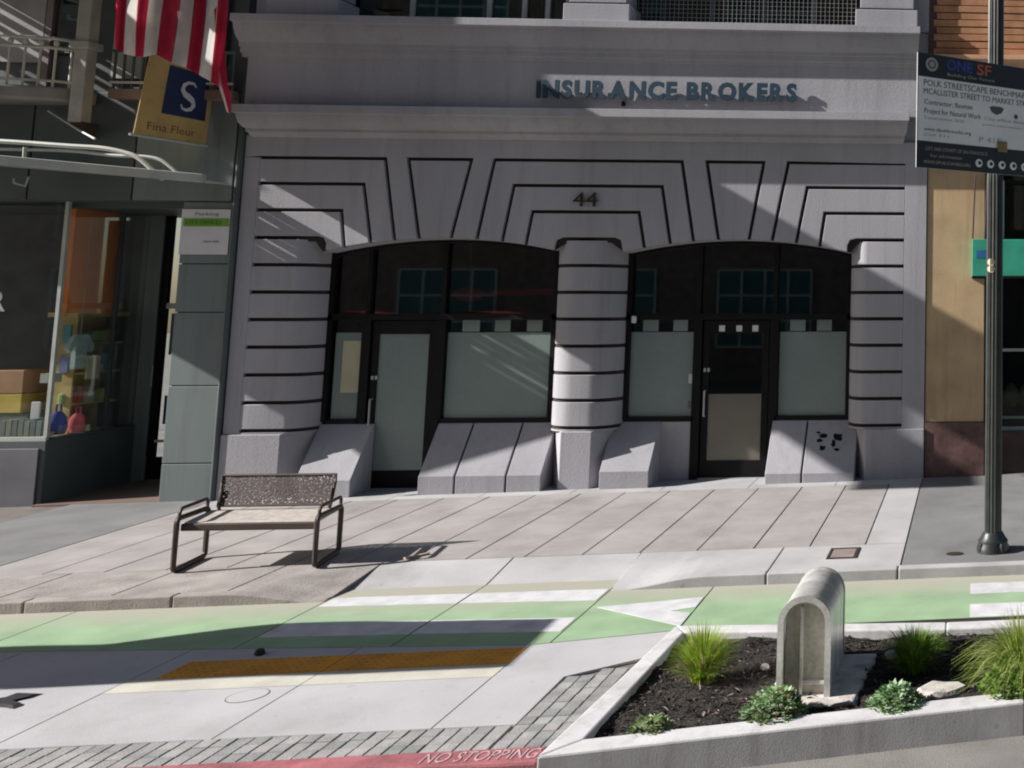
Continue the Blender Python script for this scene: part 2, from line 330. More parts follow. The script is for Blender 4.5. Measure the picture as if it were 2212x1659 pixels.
# boarding island
isl = struct(sheet('boarding_island', rect(-26, -2.42, YR, -5.52), -0.122, M_BED, 0.3)); tag(isl, 'pale concrete boarding island beyond the cycle lane')
ij = [-26, -16, -11.6, -10.25, -8.9, -7.55, -6.2, -4.85, -3.5]
for a, b in zip(ij, ij[1:]):
    ks = [a+.004] + [x for x, _ in LE if a+.01 < x < b-.01] + [b-.004]
    lo = -6.56 if a > -6.3 else None
    if lo is None: sheet('slab', rect(a+.004, b-.004, YP+.004, -6)[:2] + [(x, yl(x)-.004) for x in ks[::-1]], -0.10, M_CONC, 0.02, isl, 0.003)
    else:
        sheet('slab', rect(a+.004, b-.004, YP+.004, lo), -0.10, M_CONC, 0.02, isl, 0.003)
        sheet('slab', [(a+.004, -5.945), (b-.004, -5.945)] + [(x, yl(x)-.004) for x in ks[::-1]], -0.10, M_CONC, 0.02, isl, 0.003)
        sheet('sunlit_tactile_strip', rect(a+.004, b-.004, lo+.004, -6.304), -0.0995, M_YEL_SUNLIT, 0.02, isl)  # sunlit part of the tactile band, its sunlight painted as cream
        sheet('tactile_plate', rect(max(a, -6.02)+.004, b-.004, -6.30, -5.949), -0.0985, M_YEL, 0.02, isl)
        if a < -6: sheet('slab', rect(a+.004, -6.02, -6.30, -5.949), -0.10, M_CONC, 0.02, isl)
sheet('slab', [(-3.496, YP+.004), (-2.97, YP+.004), (-2.97, -6.62), (-2.50, -6.30), (-2.43, -5.69), (-3.496, -5.894)], -0.10, M_CONC, 0.02, isl, 0.003)
# truncated domes on the yellow plates
mb = MB()
for i in range(42):
    for j in range(5):
        X = -5.98 + i*0.059; Y = -6.265 + j*0.070
        mb.lathe([(0.014, 0), (0.009, 0.006)], (X, Y, gz(X, Y, -0.098)), 6)
mb.build('tactile_domes', M_YEL, isl, kind='stuff')
# pavers
pv = [mat('paver_%d' % i, c, 0.92, var=0.14, scale=7, fine=80, bump=0.4) for i, c in enumerate([(0.27, 0.268, 0.26), (0.31, 0.305, 0.298), (0.245, 0.248, 0.242), (0.325, 0.31, 0.30)])]
pm = {}
def paver(X, Y, lx, ly):
    k = (round(lx, 3), round(ly, 3), random.randrange(4))
    if k not in pm:
        mb = MB(); mb.box(-lx/2, lx/2, -ly/2, ly/2, -0.04, 0); o = mb.build('paver', pv[k[2]], None, bevel=0.004, seg=1); pm[k] = o
    else:
        o = pm[k].copy(); COL.objects.link(o)
    o.parent = isl; o.location = (X, Y, gz(X, Y, -0.10 + random.uniform(-.003, .002)))
    o.rotation_euler = (math.atan(GSY), -math.atan(GSX), random.uniform(-.01, .01))
X = -2.985-.106*50
while X < -3.0:
    for r in range(3): paver(X + 0.052, YP - 0.06 - r*0.12, 0.098, 0.114)
    X += 0.106
for c in range(4):
    Y = YP - 0.02
    y = YR + 0.06
    while y < -6.62 + (0.06*c):
        paver(-2.92 + c*0.102 + (y+7.6)*0.02, y, 0.096, 0.114); y += 0.12
# red curb
redc = MB().hexa([(-14, YR, gz(-14, YR, -0.34)), (-2.62, YR, gz(-2.62, YR, -0.34)), (-2.60, YE, gz(-2.6, YE, -0.34)), (-14, YE, gz(-14, YE, -0.34))][::-1],
                 [(-14, YR, gz(-14, YR, -0.094)), (-2.62, YR, gz(-2.62, YR, -0.094)), (-2.60, YE, gz(-2.6, YE, -0.094)), (-14, YE, gz(-14, YE, -0.094))][::-1]).build('red_curb', M_RED, None, bevel=0.02)
tag(struct(redc), 'red painted kerb with worn white stencilled lettering')
U = Vector((1, 0, GSX)); V = Vector((0, 1, GSY))
tx = text_mb('NO STOPPING', (-3.32, -7.985, gz(-3.32, -7.985, -0.0925)), U, V, 0.135, 0.68, 0.002)
tx.build('lettering', mat('worn_white', (0.48, 0.32, 0.33), 0.8, var=0.2, scale=20, bump=0), redc)

# ================================================================== MAIN BUILDING
B = thing('office_building', 'grey stucco building with two wide arched openings, dark grooves and the number 44', 'building', (-5.24, 0, 0.2))
XL, XR = -9.80, -0.67
GW = 0.046      # groove width
Z1, Z2, Z3, Z4 = 4.655, 4.305, 3.945, 3.575
AX = {1: (-7.16, 1.58), 2: (-3.26, 1.58)}
def az_(k, X):
    c, h = AX[k]; t = (X-c)/h; return 3.39 + 0.19*(1-t*t)
def arc(k, xa, xb, n=8): return [(xa+(xb-xa)*i/n, az_(k, xa+(xb-xa)*i/n)) for i in range(n+1)]
gL, gR = -9.60, -0.975
fx = lambda x, y: F(x, y)[0]
# corner and foot x of every groove line: left group, centre group, right group
L = [(fx(832, 345), fx(852, 512)), (fx(785, 401), fx(801, 512)), (fx(737, 458), fx(744, 518))]
K1 = [fx(882, 345), fx(1018, 346), fx(974, 508), fx(905, 508)]
C = [(fx(1068, 347), fx(1473, 350), fx(1030, 508), fx(1498, 510)), (fx(1110, 403), fx(1430, 404), fx(1085, 508), fx(1448, 510)), (fx(1150, 460), fx(1380, 460), fx(1136, 518), fx(1392, 515))]
K2 = [fx(1527, 350), fx(1650, 351), fx(1618, 508), fx(1552, 508)]
RR = [(fx(1703, 351), fx(1668, 515)), (fx(1744, 406), fx(1720, 518)), (fx(1782, 461), fx(1771, 522))]
Zs = [Z1, Z2, Z3]
h = GW/2
def block(parts, name='stone_block'):
    """parts: list of (point, gap-on-edge-to-next)"""
    poly = [p for p, _ in parts]; off = [h if q else 0.0 for _, q in parts]
    MB().front(inset(poly, off), 0.0, 0.062).build(name, M_WALL, B, bevel=0.007)
def A_(k, a, b): return [(p, 0) for p in arc(k, a, b)[:-1]]
def foot(k, x): return (x, az_(k, x))
ztop = 4.96
fld = [((XL, ztop), 0), ((XL, Z1), 0), ((gL, Z1), 1), ((L[0][0], Z1), 1)] + A_(1, L[0][1], K1[3]) + [(foot(1, K1[3]), 1), ((K1[0], Z1), 1), ((K1[1], Z1), 1)]
fld += A_(1, K1[2], C[0][2]) + [(foot(1, C[0][2]), 1), ((C[0][0], Z1), 1), ((C[0][1], Z1), 1)] + A_(2, C[0][3], K2[3]) + [(foot(2, K2[3]), 1), ((K2[0], Z1), 1), ((K2[1], Z1), 1)]
fld += A_(2, K2[2], RR[0][1]) + [(foot(2, RR[0][1]), 1), ((RR[0][0], Z1), 1), ((gR, Z1), 0), ((XR, Z1), 0), ((XR, ztop), 0)]
block(fld, 'wall_field')
block([((K1[0], Z1), 1), ((K1[3], az_(1, K1[3])), 0)] + A_(1, K1[3], K1[2])[1:] + [(foot(1, K1[2]), 1), ((K1[1], Z1), 1)], 'keystone')
block([((K2[0], Z1), 1), ((K2[3], az_(2, K2[3])), 0)] + A_(2, K2[3], K2[2])[1:] + [(foot(2, K2[2]), 1), ((K2[1], Z1), 1)], 'keystone')
for i in range(2):
    block([((gL, Zs[i]), 0), ((gL, Zs[i+1]), 1), ((L[i+1][0], Zs[i+1]), 1)] + A_(1, L[i+1][1], L[i][1]) + [(foot(1, L[i][1]), 1), ((L[i][0], Zs[i]), 1)])
    block([((gR, Zs[i]), 1), ((RR[i][0], Zs[i]), 1)] + A_(2, RR[i][1], RR[i+1][1]) + [(foot(2, RR[i+1][1]), 1), ((RR[i+1][0], Zs[i+1]), 1), ((gR, Zs[i+1]), 0)])
    block([((C[i][0], Zs[i]), 1)] + A_(1, C[i][2], C[i+1][2]) + [(foot(1, C[i+1][2]), 1), ((C[i+1][0], Zs[i+1]), 1), ((C[i+1][1], Zs[i+1]), 1)] + A_(2, C[i+1][3], C[i][3]) + [(foot(2, C[i][3]), 1), ((C[i][1], Zs[i]), 1)])
xe = -8.70
block([((gL, Z3), 0), ((gL, Z4), 1), ((xe-0.10, Z4), 1), ((xe-0.03, Z4-0.02), 1), ((xe, Z4-0.08), 1)] + A_(1, xe, L[2][1]) + [(foot(1, L[2][1]), 1), ((L[2][0], Z3), 1)])
xe2 = -1.74
block([((gR, Z3), 1), ((RR[2][0], Z3), 1)] + A_(2, RR[2][1], xe2) + [((xe2, az_(2, xe2)), 1), ((xe2, Z4-0.08), 1), ((xe2+0.03, Z4-0.02), 1), ((xe2+0.10, Z4), 1), ((gR, Z4), 0)])
ca, cb = -5.70, -4.82
block([((C[2][0], Z3), 1)] + A_(1, C[2][2], ca) + [((ca, az_(1, ca)), 1), ((ca+.03, Z4-0.03), 1), ((ca+.1, Z4), 1), ((cb-.1, Z4), 1), ((cb-.03, Z4-0.03), 1)] + A_(2, cb, C[2][3]) + [(foot(2, C[2][3]), 1), ((C[2][1], Z3), 1)])
# backing behind the joints, with the arch soffits
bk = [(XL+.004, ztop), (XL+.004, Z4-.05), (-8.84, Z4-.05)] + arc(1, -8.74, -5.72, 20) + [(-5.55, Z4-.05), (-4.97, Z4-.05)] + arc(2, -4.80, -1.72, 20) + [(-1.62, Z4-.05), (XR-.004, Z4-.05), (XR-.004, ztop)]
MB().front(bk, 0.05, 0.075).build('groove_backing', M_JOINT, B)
MB().front(bk, 0.0755, 0.46).build('arch_wall', M_WALL, B)
for k, (a, b) in {1: (-8.74, -5.72), 2: (-4.80, -1.72)}.items():
    sof = MB()
    for (xa, za), (xb, zb) in zip(arc(k, a, b, 20), arc(k, a, b, 20)[1:]):
        sof.hexa([(xa, .06, za-.004), (xb, .06, zb-.004), (xb, .46, zb-.004), (xa, .46, za-.004)], [(xa, .06, za+.03), (xb, .06, zb+.03), (xb, .46, zb+.03), (xa, .46, za+.03)])
    sof.build('arch_soffit', M_WALL, B)
# piers
CI = 0.5
def prof_left(d=0.0):   # plan polygons, d = inset
    return [(gL, CI), (gL, d)] + [(-9.06+0.27*math.sin(t), 0.46-(0.46-d)*math.cos(t)) for t in [i*math.pi/2/9 for i in range(10)]][0:10] + [(-8.79-d, CI)]
def prof_right(d=0.0):
    return [(gR, CI), (-1.745+d, CI)] + [(-1.475-0.27*math.sin(t), 0.46-(0.46-d)*math.cos(t)) for t in [math.pi/2-i*math.pi/2/9 for i in range(10)]] + [(gR, d)]
def prof_mid(d=0.0):
    a = [(-5.40-0.37*math.sin(t), 0.46-(0.46-d)*math.cos(t)) for t in [math.pi/2-i*math.pi/2/12 for i in range(13)]]
    b = [(-5.19+0.37*math.sin(t), 0.46-(0.46-d)*math.cos(t)) for t in [i*math.pi/2/12 for i in range(13)]]
    return [(-5.77+d, CI)] + a + b + [(-4.82-d, CI)]
zc = [Z4 - 0.3635*k for k in range(8)]      # groove heights, last 1.03
for pf in (prof_left, prof_right, prof_mid):
    for k in range(7):
        MB().plan(pf(0.0), zc[k+1]+h, zc[k]-h).build('stone_block', M_WALL, B, smooth=True, bevel=0.007)
    MB().plan(pf(0.0), 0.985, zc[7]-h).build('stone_block', M_WALL, B, smooth=True)
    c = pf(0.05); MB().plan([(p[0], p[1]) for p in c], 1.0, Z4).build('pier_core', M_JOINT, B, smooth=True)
MB().box(XL, gL, 0.0, CI, 0.985, Z1).build('pier_margin', M_WALL, B, bevel=0.004)
MB().box(gR, XR, 0.0, CI, 0.985, Z1).build('pier_margin', M_WALL, B, bevel=0.004)
for poly in ([(XL-.005, CI), (XL-.005, -.03), (-9.06, -.03), (-8.76, CI-.02), (-8.76, CI)], [(XR+.005, CI), (-1.72, CI), (-1.72, CI-.02), (-1.462, -.03), (XR+.005, -.03)],
             [(-5.79, CI), (-5.79, CI-.02), (-5.497, -.03), (-5.095, -.03), (-4.80, CI-.02), (-4.80, CI)]):
    MB().plan(poly, -0.15, 0.985).build('plinth', M_WALL, B, bevel=0.01)
# entablature
def run(name, prof, x0, x1, mitre=0.0):
    n = len(prof); mb = MB()
    ym = min(p[0] for p in prof)
    a = [(x0 - mitre*(-p[0]), p[0], p[1]) for p in prof]; b = [(x1 + mitre*(-p[0]), p[0], p[1]) for p in prof]
    mb.add(a+b, [list(range(n)), list(range(2*n-1, n-1, -1))] + [(i, n+i, n+(i+1) % n, (i+1) % n) for i in range(n)])
    return mb.build(name, M_WALL, B, smooth=True, bevel=0.004)
run('ledge', [(0.05, 5.345), (-.315, 5.325), (-.315, 5.215), (-.265, 5.205), (-.255, 5.165), (-.22, 5.09), (-.17, 5.045), (-.12, 5.03), (-.12, 4.985), (-.09, 4.98), (-.06, 4.945), (-.02, 4.93), (.05, 4.925)], XL+.10, -1.02, 0.35)
run('frieze', [(0.06, 6.03), (-.12, 6.03), (-.12, 5.30), (0.06, 5.30)], XL+.02, -0.80)
run('cornice', [(0.06, 6.565), (-.345, 6.545), (-.345, 6.445), (-.30, 6.435), (-.29, 6.37), (-.25, 6.27), (-.19, 6.19), (-.19, 6.135), (-.165, 6.13), (-.165, 6.06), (-.14, 6.05), (-.13, 6.0), (0.06, 6.0)], XL-.02, -0.86, 0.25)
MB().box(XL+.006, XR-.006, 0.065, 0.5, 4.90, 6.55).build('upper_wall', M_WALL, B)
# upper floor
ped = [(-9.55, -8.62), (-5.67, -4.78), (-1.69, -0.82)]
for a, b in ped:
    MB().box(a, b, -0.20, 0.30, 6.55, 6.815).build('pedestal', M_WALL, B, bevel=0.01)
    MB().box(a+.06, b-.06, -0.15, 0.30, 6.84, 12.0).build('pilaster', M_WALL, B, bevel=0.01)
    MB().box(a+.03, b-.03, -0.17, 0.30, 6.812, 6.842).build('joint_band', M_JOINT, B)
MB().box(XL, XR, 0.30, 0.5, 9.2, 12.0).build('upper_wall', M_WALL, B)
MB().box(XL, -9.3, 0.0, 0.5, 6.56, 12.0).build('upper_wall', M_WALL, B); MB().box(-1.0, XR, 0.0, 0.5, 6.56, 12.0).build('upper_wall', M_WALL, B)
MB().box(XL+.1, XR-.1, 0.5, 7.0, 11.6, 12.0).build('roof', M_GREYS, B)
for (a, b), wf in (((-8.62, -5.67), [-7.9, -6.86, -6.38, -6.06, -5.78]), ((-4.78, -1.69), [-3.78, -3.05, -2.35])):
    w = MB().box(a, b, 0.30, 0.312, 6.56, 9.2).build('window', M_GLASS, B)
    for x in wf: MB().box(x-.03, x+.03, 0.26, 0.299, 6.57, 9.19).build('mullion', M_STEELP if a < -5 else M_GREEND, w)
    MB().box(a, b, 0.25, 0.299, 6.562, 6.62).build('bottom_rail', M_BLACK, w)
cur = MB()
for i in range(12):
    x = -6.36+i*0.025; cur.box(x, x+.02, 0.42+0.02*(i % 2), 0.45, 6.57, 9.1)
cur.build('curtain', mat('teal_curtain', (0.06, 0.24, 0.19), 0.8), B)
MB().box(-6.84, -6.42, 0.42, 0.45, 6.57, 9.1).build('blind', mat('pale_teal_blind', (0.25, 0.36, 0.36), 0.7), B)
MB().box(-6.02, -5.72, 0.42, 0.45, 6.57, 9.1).build('blind', mat('pale_teal_blind', (0.25, 0.36, 0.36), 0.7), B)
net = MB()
for i in range(50):
    x = -4.76+i*0.062; net.box(x, x+.006, 0.10, 0.106, 6.57, 8.2)
for j in range(26):
    z = 6.60+j*0.062; net.box(-4.77, -1.70, 0.107, 0.113, z, z+.006)
net.build('mesh_screen', mat('grey_wire', (0.22, 0.23, 0.22), 0.6), B)
# dark rooms behind the glass
def room(name, x0, x1, y0, y1, z0, z1, m, root, open_right=False):
    mb = MB(); mb.add([(x0,y0,z0),(x1,y0,z0),(x1,y1,z0),(x0,y1,z0),(x0,y0,z1),(x1,y0,z1),(x1,y1,z1),(x0,y1,z1)], [(0,1,2,3),(7,6,5,4),(2,6,7,3),(3,7,4,0)] + ([] if open_right else [(1,5,6,2)]))
    return mb.build(name, m, root)
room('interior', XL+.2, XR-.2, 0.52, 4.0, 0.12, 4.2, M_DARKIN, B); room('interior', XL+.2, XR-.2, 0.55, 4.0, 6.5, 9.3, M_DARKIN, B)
# ground-floor glazing, Y = YG
YG = 0.44
def bar(root, x0, x1, z0, z1, y0=0.36, y1=0.46, m=None, name='frame'): return MB().box(x0, x1, y0, y1, z0, z1).build(name, m or M_BLACK, root, bevel=0.004)
def W_(x, y): return F(x, y, YG)
zt, zs = 2.52, 1.10       # transom, sill
zfr = W_(1100, 718)[1]    # top of the film
def pane(root, x0, x1, z0, z1, m, name='pane', y=YG): return MB().box(x0, x1, y, y+.01, z0, z1).build(name, m, root)
def opening(k, xa, xb, d0, d1, film, sq, label_sq=None):
    a = [(xa, zt)] + [(xb, zt)] + [(p[0], p[1]+.03) for p in arc(k, xb, xa, 14)]
    t = MB().front(a, YG, YG+.01).build('transom_window', M_GLASS, B)
    ring = arc(k, xa, xb, 20); rm = MB()
    for (x0, z0), (x1, z1) in zip(ring, ring[1:]): rm.hexa([(x0, .37, z0-.05), (x1, .37, z1-.05), (x1, .455, z1-.05), (x0, .455, z0-.05)], [(x0, .37, z0+.02), (x1, .37, z1+.02), (x1, .455, z1+.02), (x0, .455, z0+.02)])
    rm.build('arch_frame', M_BLACK, t)
    bar(t, xa, xb, zt-.05, zt+.035, name='transom_bar'); bar(t, xa, xa+.06, zs, az_(k, xa)+.02); bar(t, xb-.06, xb, zs, az_(k, xb)+.02)
    bar(t, d0-.045, d0+.015, zt+.035, az_(k, d0)-.03, 0.38, 0.455, name='mullion'); bar(t, d1-.015, d1+.045, zt+.035, az_(k, d1)-.03, 0.38, 0.455, name='mullion')
    for x0, x1 in film:
        p = pane(B, x0, x1, zs, zt-.05, M_GLASS, 'window')
        pane(p, x0+.01, x1-.01, zs+.03, zfr, M_FROST, 'frosted_film', YG-.004)
        bar(p, x0-.03, x1+.03, zs-.03, zs+.03, 0.37, 0.455, name='sill_bar')
    for a_, b_ in sq:
        xA, xB = W_(a_, 700)[0], W_(b_, 700)[0]; pane(t, xA, xB, zfr+.012, zt-.055, M_FROST, 'frosted_square', YG-.004)
d1a, d1b = W_(800, 850)[0], W_(938, 850)[0]
d2a, d2b = W_(1517, 850)[0], W_(1660, 850)[0]
opening(1, -8.80, -5.78, d1a-.06, d1b+.06, [(-8.72, d1a-.13), (d1b+.13, -5.82)], [(1000, 1037), (1070, 1103), (1139, 1172)])
opening(2, -4.83, -1.73, d2a-.06, d2b+.06, [(-4.78, d2a-.13), (d2b+.13, -1.78)], [(1390, 1423), (1455, 1486), (1707, 1740), (1765, 1797)])
# doors
def door(name, xa, xb, lo_m, up_m, zmid):
    zg = gz((xa+xb)/2, .45)
    d = MB().box(xa, xb, 0.40, 0.455, zg+.01, zg+.24).build('door', M_BLACK, B, bevel=0.004)
    o_ = lambda *a, **k: bar(d, *a, **k)
    o_(xa, xa+.09, zg+.24, zt-.06, 0.40, 0.455, name='stile'); o_(xb-.09, xb, zg+.24, zt-.06, 0.40, 0.455, name='stile'); o_(xa+.09, xb-.09, zfr-.02, zt-.06, 0.40, 0.455, name='top_rail')
    o_(xa-.13, xa-.012, zg-.02, zt-.05, 0.37, 0.46, name='door_frame'); o_(xb+.012, xb+.13, zg-.02, zt-.05, 0.37, 0.46, name='door_frame')
    MB().box(xa-.012, xb+.012, 0.37, 0.455, zg-.05, zg+.008).build('threshold', M_STEELP, d)
    if zmid:
        MB().box(xa+.09, xb-.09, 0.42, 0.43, zmid, zfr-.02).build('pane', up_m, d); MB().box(xa+.09, xb-.09, 0.42, 0.43, zg+.24, zmid-.004).build('pane', lo_m, d)
    else: MB().box(xa+.09, xb-.09, 0.42, 0.43, zg+.24, zfr-.02).build('pane', lo_m, d)
    hb = MB(); hx = xa+.05
    hb.tube([(hx, .40, zg+.85), (hx, .345, zg+.85), (hx, .345, zg+1.2), (hx, .40, zg+1.2)], 0.012, 8)
    hb.build('handle', M_STEELP, d, smooth=True)
    MB().lathe([(.025, 0), (.022, .012)], (0, 0, 0), 12)
    for q in (0, 1): MB().box(hx-.03+q*.05, hx-.0+q*.05, .393, .399, zg+1.46, zg+1.51).build('lock', M_STEELP, d)
    return d
D1 = door('d', d1a, d1b, M_FROST, M_FROST, None)
M_LOW = mat('beige_door_reflection', (0.15, 0.14, 0.112), 0.12, var=0.1, scale=1.5, bump=0.0, spec=0.6)  # beige paints the sidewalk's reflection into the lower door glass
D2 = door('d', d2a, d2b, M_LOW, M_GLASS, W_(1590, 850)[1])
for px in (1560, 1597, 1632):
    x = F(px, 709, .40)[0]; zz = F(px, 709, .40)[1]
    MB().box(x-.04, x+.04, .394, .399, zz-.045, zz+.04).build('number_plate', M_PLATE, D2)
# notices on the glass
MB().box(*(W_(739, 800)[0], W_(781, 800)[0]), YG-.012, YG-.008, W_(760, 848)[1], W_(760, 736)[1]).build('x', mat('yellow_paper', (0.52, 0.50, 0.33), 0.8, var=0.06, bump=0), None).name = 'paper_notice'
tag(bpy.data.objects['paper_notice'], 'tall pale yellow paper notice stuck to the glass beside the frosted door', 'notice')
for i, (y0, y1, lab) in enumerate([(808, 828, 'small white card stuck on glass above the brown one, left of the dark door'), (865, 882, 'small beige card stuck on glass low beside the dark door')]):
    o = MB().box(W_(1488, 820)[0], W_(1510, 820)[0], YG-.012, YG-.008, W_(1500, y1)[1], W_(1500, y0)[1]).build('glass_card', M_PLATE if i == 0 else M_LOW); tag(o, lab, 'card')
cq = at(1369, 690, .30)
sc_ = MB(); sc_.tube([(cq.x-.06, .42, cq.z+.03), (cq.x-.02, .36, cq.z+.03), (cq.x, .33, cq.z)], .012, 6); sc_.lathe([(.03, -.05), (.035, -.03), (.035, .04), (.02, .05)], (cq.x, .31, cq.z), 10)
tag(sc_.build('security_camera', M_PLATE, None, smooth=True), 'small white security camera at the left corner of the right arch glazing', 'camera')
# sloping aprons and low walls below the windows
def apron(x0, x1, grooves=(), y_out=-0.10, zf=0.22, y_in=0.40):
    zg = gz((x0+x1)/2, 0); prof = [(y_in, zs-.03), (y_in-.03, zs-.03), (y_out, zg+zf), (y_out, zg-.1), (y_in, zg-.1)]
    cuts = [x0] + list(grooves) + [x1]; a = None
    for i, (p, q) in enumerate(zip(cuts, cuts[1:])):
        pa = p + (0.012 if i else 0); pb = q - (0.012 if i < len(cuts)-2 else 0)
        o = MB().side(prof, pa, pb).build('apron_slab', M_WALL, B, bevel=0.008)
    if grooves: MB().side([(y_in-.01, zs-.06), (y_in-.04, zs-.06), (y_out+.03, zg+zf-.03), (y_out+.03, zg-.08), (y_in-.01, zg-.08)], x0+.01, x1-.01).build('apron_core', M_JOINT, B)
apron(-8.80, F(757, 1030, -.1)[0])
xa0 = F(903, 1030, -.1)[0]
apron(xa0, -5.70, [xa0+0.46, xa0+1.11])
apron(-4.95, F(1400, 1040, -.1)[0])
apron(F(1652, 1030, -.1)[0], -1.60, [-2.30], zf=0.12)
for x0, x1 in ((-8.80, d1a-.13), (d1b+.13, -5.75), (-4.85, d2a-.13), (d2b+.13, -1.72)):
    MB().box(x0, x1, 0.385, 0.47, -0.1, zs-.035).build('low_wall', M_WALL, B, bevel=0.004)
def on_apron(px, py):      # point on the sloping face of the right apron
    zg = gz(-2.1, 0); y0, z0, y1, z1 = 0.37, zs-.03, -0.10, zg+.12
    d = ray(px, py); k = (z1-z0)/(y1-y0); t = (z0 + k*(CAM.y-y0) - CAM.z)/(d.z - k*d.y); p = CAM + d*t
    return p + Vector((0, -0.003, 0.003))
def blot(cx, cy, rx, ry, seed):
    rn = random.Random(seed); P = []
    for i in range(11):
        a = 2*math.pi*i/11; q = rn.uniform(.6, 1.15); P.append(on_apron(cx+rx*q*math.cos(a), cy+ry*q*math.sin(a)))
    c = sum(P, Vector())/11; MB().add([c]+P, [(0, i+1, (i+1) % 11+1) for i in range(11)]).build('graffiti_mark', M_BLACK, B)
for i, (cx_, cy_, a, b) in enumerate([(1778, 942, 9, 6), (1810, 944, 11, 10), (1770, 952, 6, 5), (1776, 968, 8, 6), (1808, 972, 7, 4), (1800, 958, 5, 8), (1768, 935, 5, 3)]): blot(cx_, cy_, a, b, i)
# numerals
t = text_mb('44', (F(1238, 447, -.01)[0], -0.022, F(1238, 446, -.01)[1]), (1, 0, 0), (0, 0, 1), 0.195, 0.325, 0.018, 0.0); t.build('house_number', M_JOINT, B)
# sign lettering
S = thing('sign_lettering', 'dark blue raised letters reading INSURANCE BROKERS on the grey frieze', 'sign', (-4.2, -0.16, 5.46))
wx0, wx1 = F(1160, 200, -.17)[0], F(1722, 200, -.17)[0]; zb = F(1400, 213, -.17)[1]
full = 'INSURANCE BROKERS'
adv = {}
for ch in set(full):
    if ch != ' ':
        vs, fs, be = text_geo(ch, 0.035); adv[ch] = (min(p.x for p in vs), max(p.x for p in vs))
tot = sum((adv[c][1]-adv[c][0]+0.10) if c != ' ' else 0.32 for c in full) - .10; k = (wx1-wx0)/tot; x = wx0
for c in full:
    if c == ' ': x += 0.32*k; continue
    w_ = (adv[c][1]-adv[c][0])*k
    text_mb(c, (x, -0.175, zb), (1, 0, 0), (0, 0, 1), 0.225, w_, 0.03, 0.05).build('letter', M_LETTER, S)
    x += w_ + 0.10*k
bx_ = at(1348, 226, -.12)
MB().lathe([(.02, 0), (.03, .02), (.02, .07)], (bx_.x, -.15, bx_.z-.03), 10).build('wall_bracket', M_BLACK, B)
# red reflection in the left transom glass, built as a solid red shape
rd = MB(); p0 = at(1012, 636, .50)
rd.front([(p0.x+.21*math.cos(i*math.pi/10), p0.z+.10*math.sin(i*math.pi/10)) for i in range(20)], .475, .53)
rd.hexa([(p0.x+.19, .49, p0.z-.02), (p0.x+1.12, .49, p0.z+.0), (p0.x+1.12, .51, p0.z+.0), (p0.x+.19, .51, p0.z-.02)], [(p0.x+.19, .49, p0.z+.04), (p0.x+1.12, .49, p0.z+.09), (p0.x+1.12, .51, p0.z+.09), (p0.x+.19, .51, p0.z+.04)])
rd.tube([(p0.x, .50, p0.z+.09), (p0.x, .50, 3.62)], .006, 6)
o = rd.build('red_reflection_shape', mat('red_reflection', (0.95, 0.03, 0.05), 0.6), None, smooth=True); tag(o, 'red reflection in the left arch glass, built as a rounded shape with a long strip', 'window_reflection')

# ================================================================== LEFT SHOP BUILDING
S1 = thing('shop_building', 'dark green painted shop building with metal canopy, balcony railing and recessed doorway', 'building', (-11.6, 0.3, 0.1))
zq = [0.0, 0.62, 1.62, 2.58, 3.22, 4.05]
for a, b in zip(zq, zq[1:]): MB().box(-10.52, -9.885, 0.0, 0.6, a+.006 if a else -.2, b-.006).build('pier_panel', M_GREENW, S1, bevel=0.006)
MB().box(-10.50, -9.81, 0.03, 1.6, -0.2, 4.1).build('pier_core', M_GREEND, S1)
MB().tube([(-9.845, -.02, -.1), (-9.845, -.02, 6.4)], 0.038, 10).build('downpipe', M_GREEND, S1, smooth=True)
fxs = [-18, -15.2, -12.45, -11.15, -9.885]
for a, b in zip(fxs, fxs[1:]): MB().box(a+.012, b-.012, -0.05, 0.3, 4.06, 5.50).build('fascia_panel', M_GREEND if a < -11.2 else M_GREENW, S1, bevel=0.006)
MB().box(-18, -9.89, 0.0, 0.3, 4.05, 12.0).build('wall', M_GREEND, S1)
# display window and recessed entry
zb0 = gz(-12, 0)
XC, YD = -12.07, 1.58      # glass corner, depth of the recessed entry
MB().plan([(-18, 0.10), (XC+.04, 0.10), (XC+.04, YD), (XC-.06, YD), (XC-.06, 0.22), (-18, 0.22)], -0.2, 0.92).build('bulkhead', M_GREEND, S1, bevel=0.01)
MB().box(-18, XC-.03, 0.082, 0.098, 0.02, 0.82).build('bulkhead_panel', mat('purple_grey_panel', (0.12, 0.12, 0.135), 0.6), S1, bevel=0.01)
w1 = MB().box(-18, XC, 0.15, 0.16, 0.95, 4.05).build('display_window', M_GLASS2, S1)
w2 = MB().box(XC-.005, XC+.005, 0.17, YD, 0.95, 4.05).build('display_window', M_GLASS2, S1)
MB().box(XC-.022, XC+.022, 0.12, 0.165, 0.95, 4.05).build('corner_post', M_STEELP, w1)
MB().box(-18, XC+.02, 0.11, 0.149, 0.92, 0.96).build('sill', M_STEELP, w1); MB().box(XC-.03, XC+.05, 0.17, YD, 0.92, 0.955).build('sill', M_GREEND, w2)
MB().box(XC-.02, XC+.03, 1.05, 1.09, 0.955, 4.05).build('mullion', M_GREEND, w2)
MB().box(XC-.08, XC+.20, YD, YD+.14, -.1, 4.05).build('door_post', M_GREENW, S1, bevel=0.008)
MB().box(-18, -10.5, 0.3, 2.0, 3.98, 4.05).build('soffit', M_GREEND, S1)
room('interior', -18, XC-.07, 0.24, YD, 0.60, 4.0, mat('shop_interior', (0.10, 0.105, 0.12), 0.9, var=0.15, bump=0), S1, True)
MB().box(-18, XC-.07, 0.23, YD-.01, 0.82, 0.90).build('display_floor', mat('tan_board', (0.45, 0.42, 0.28), 0.7), S1)
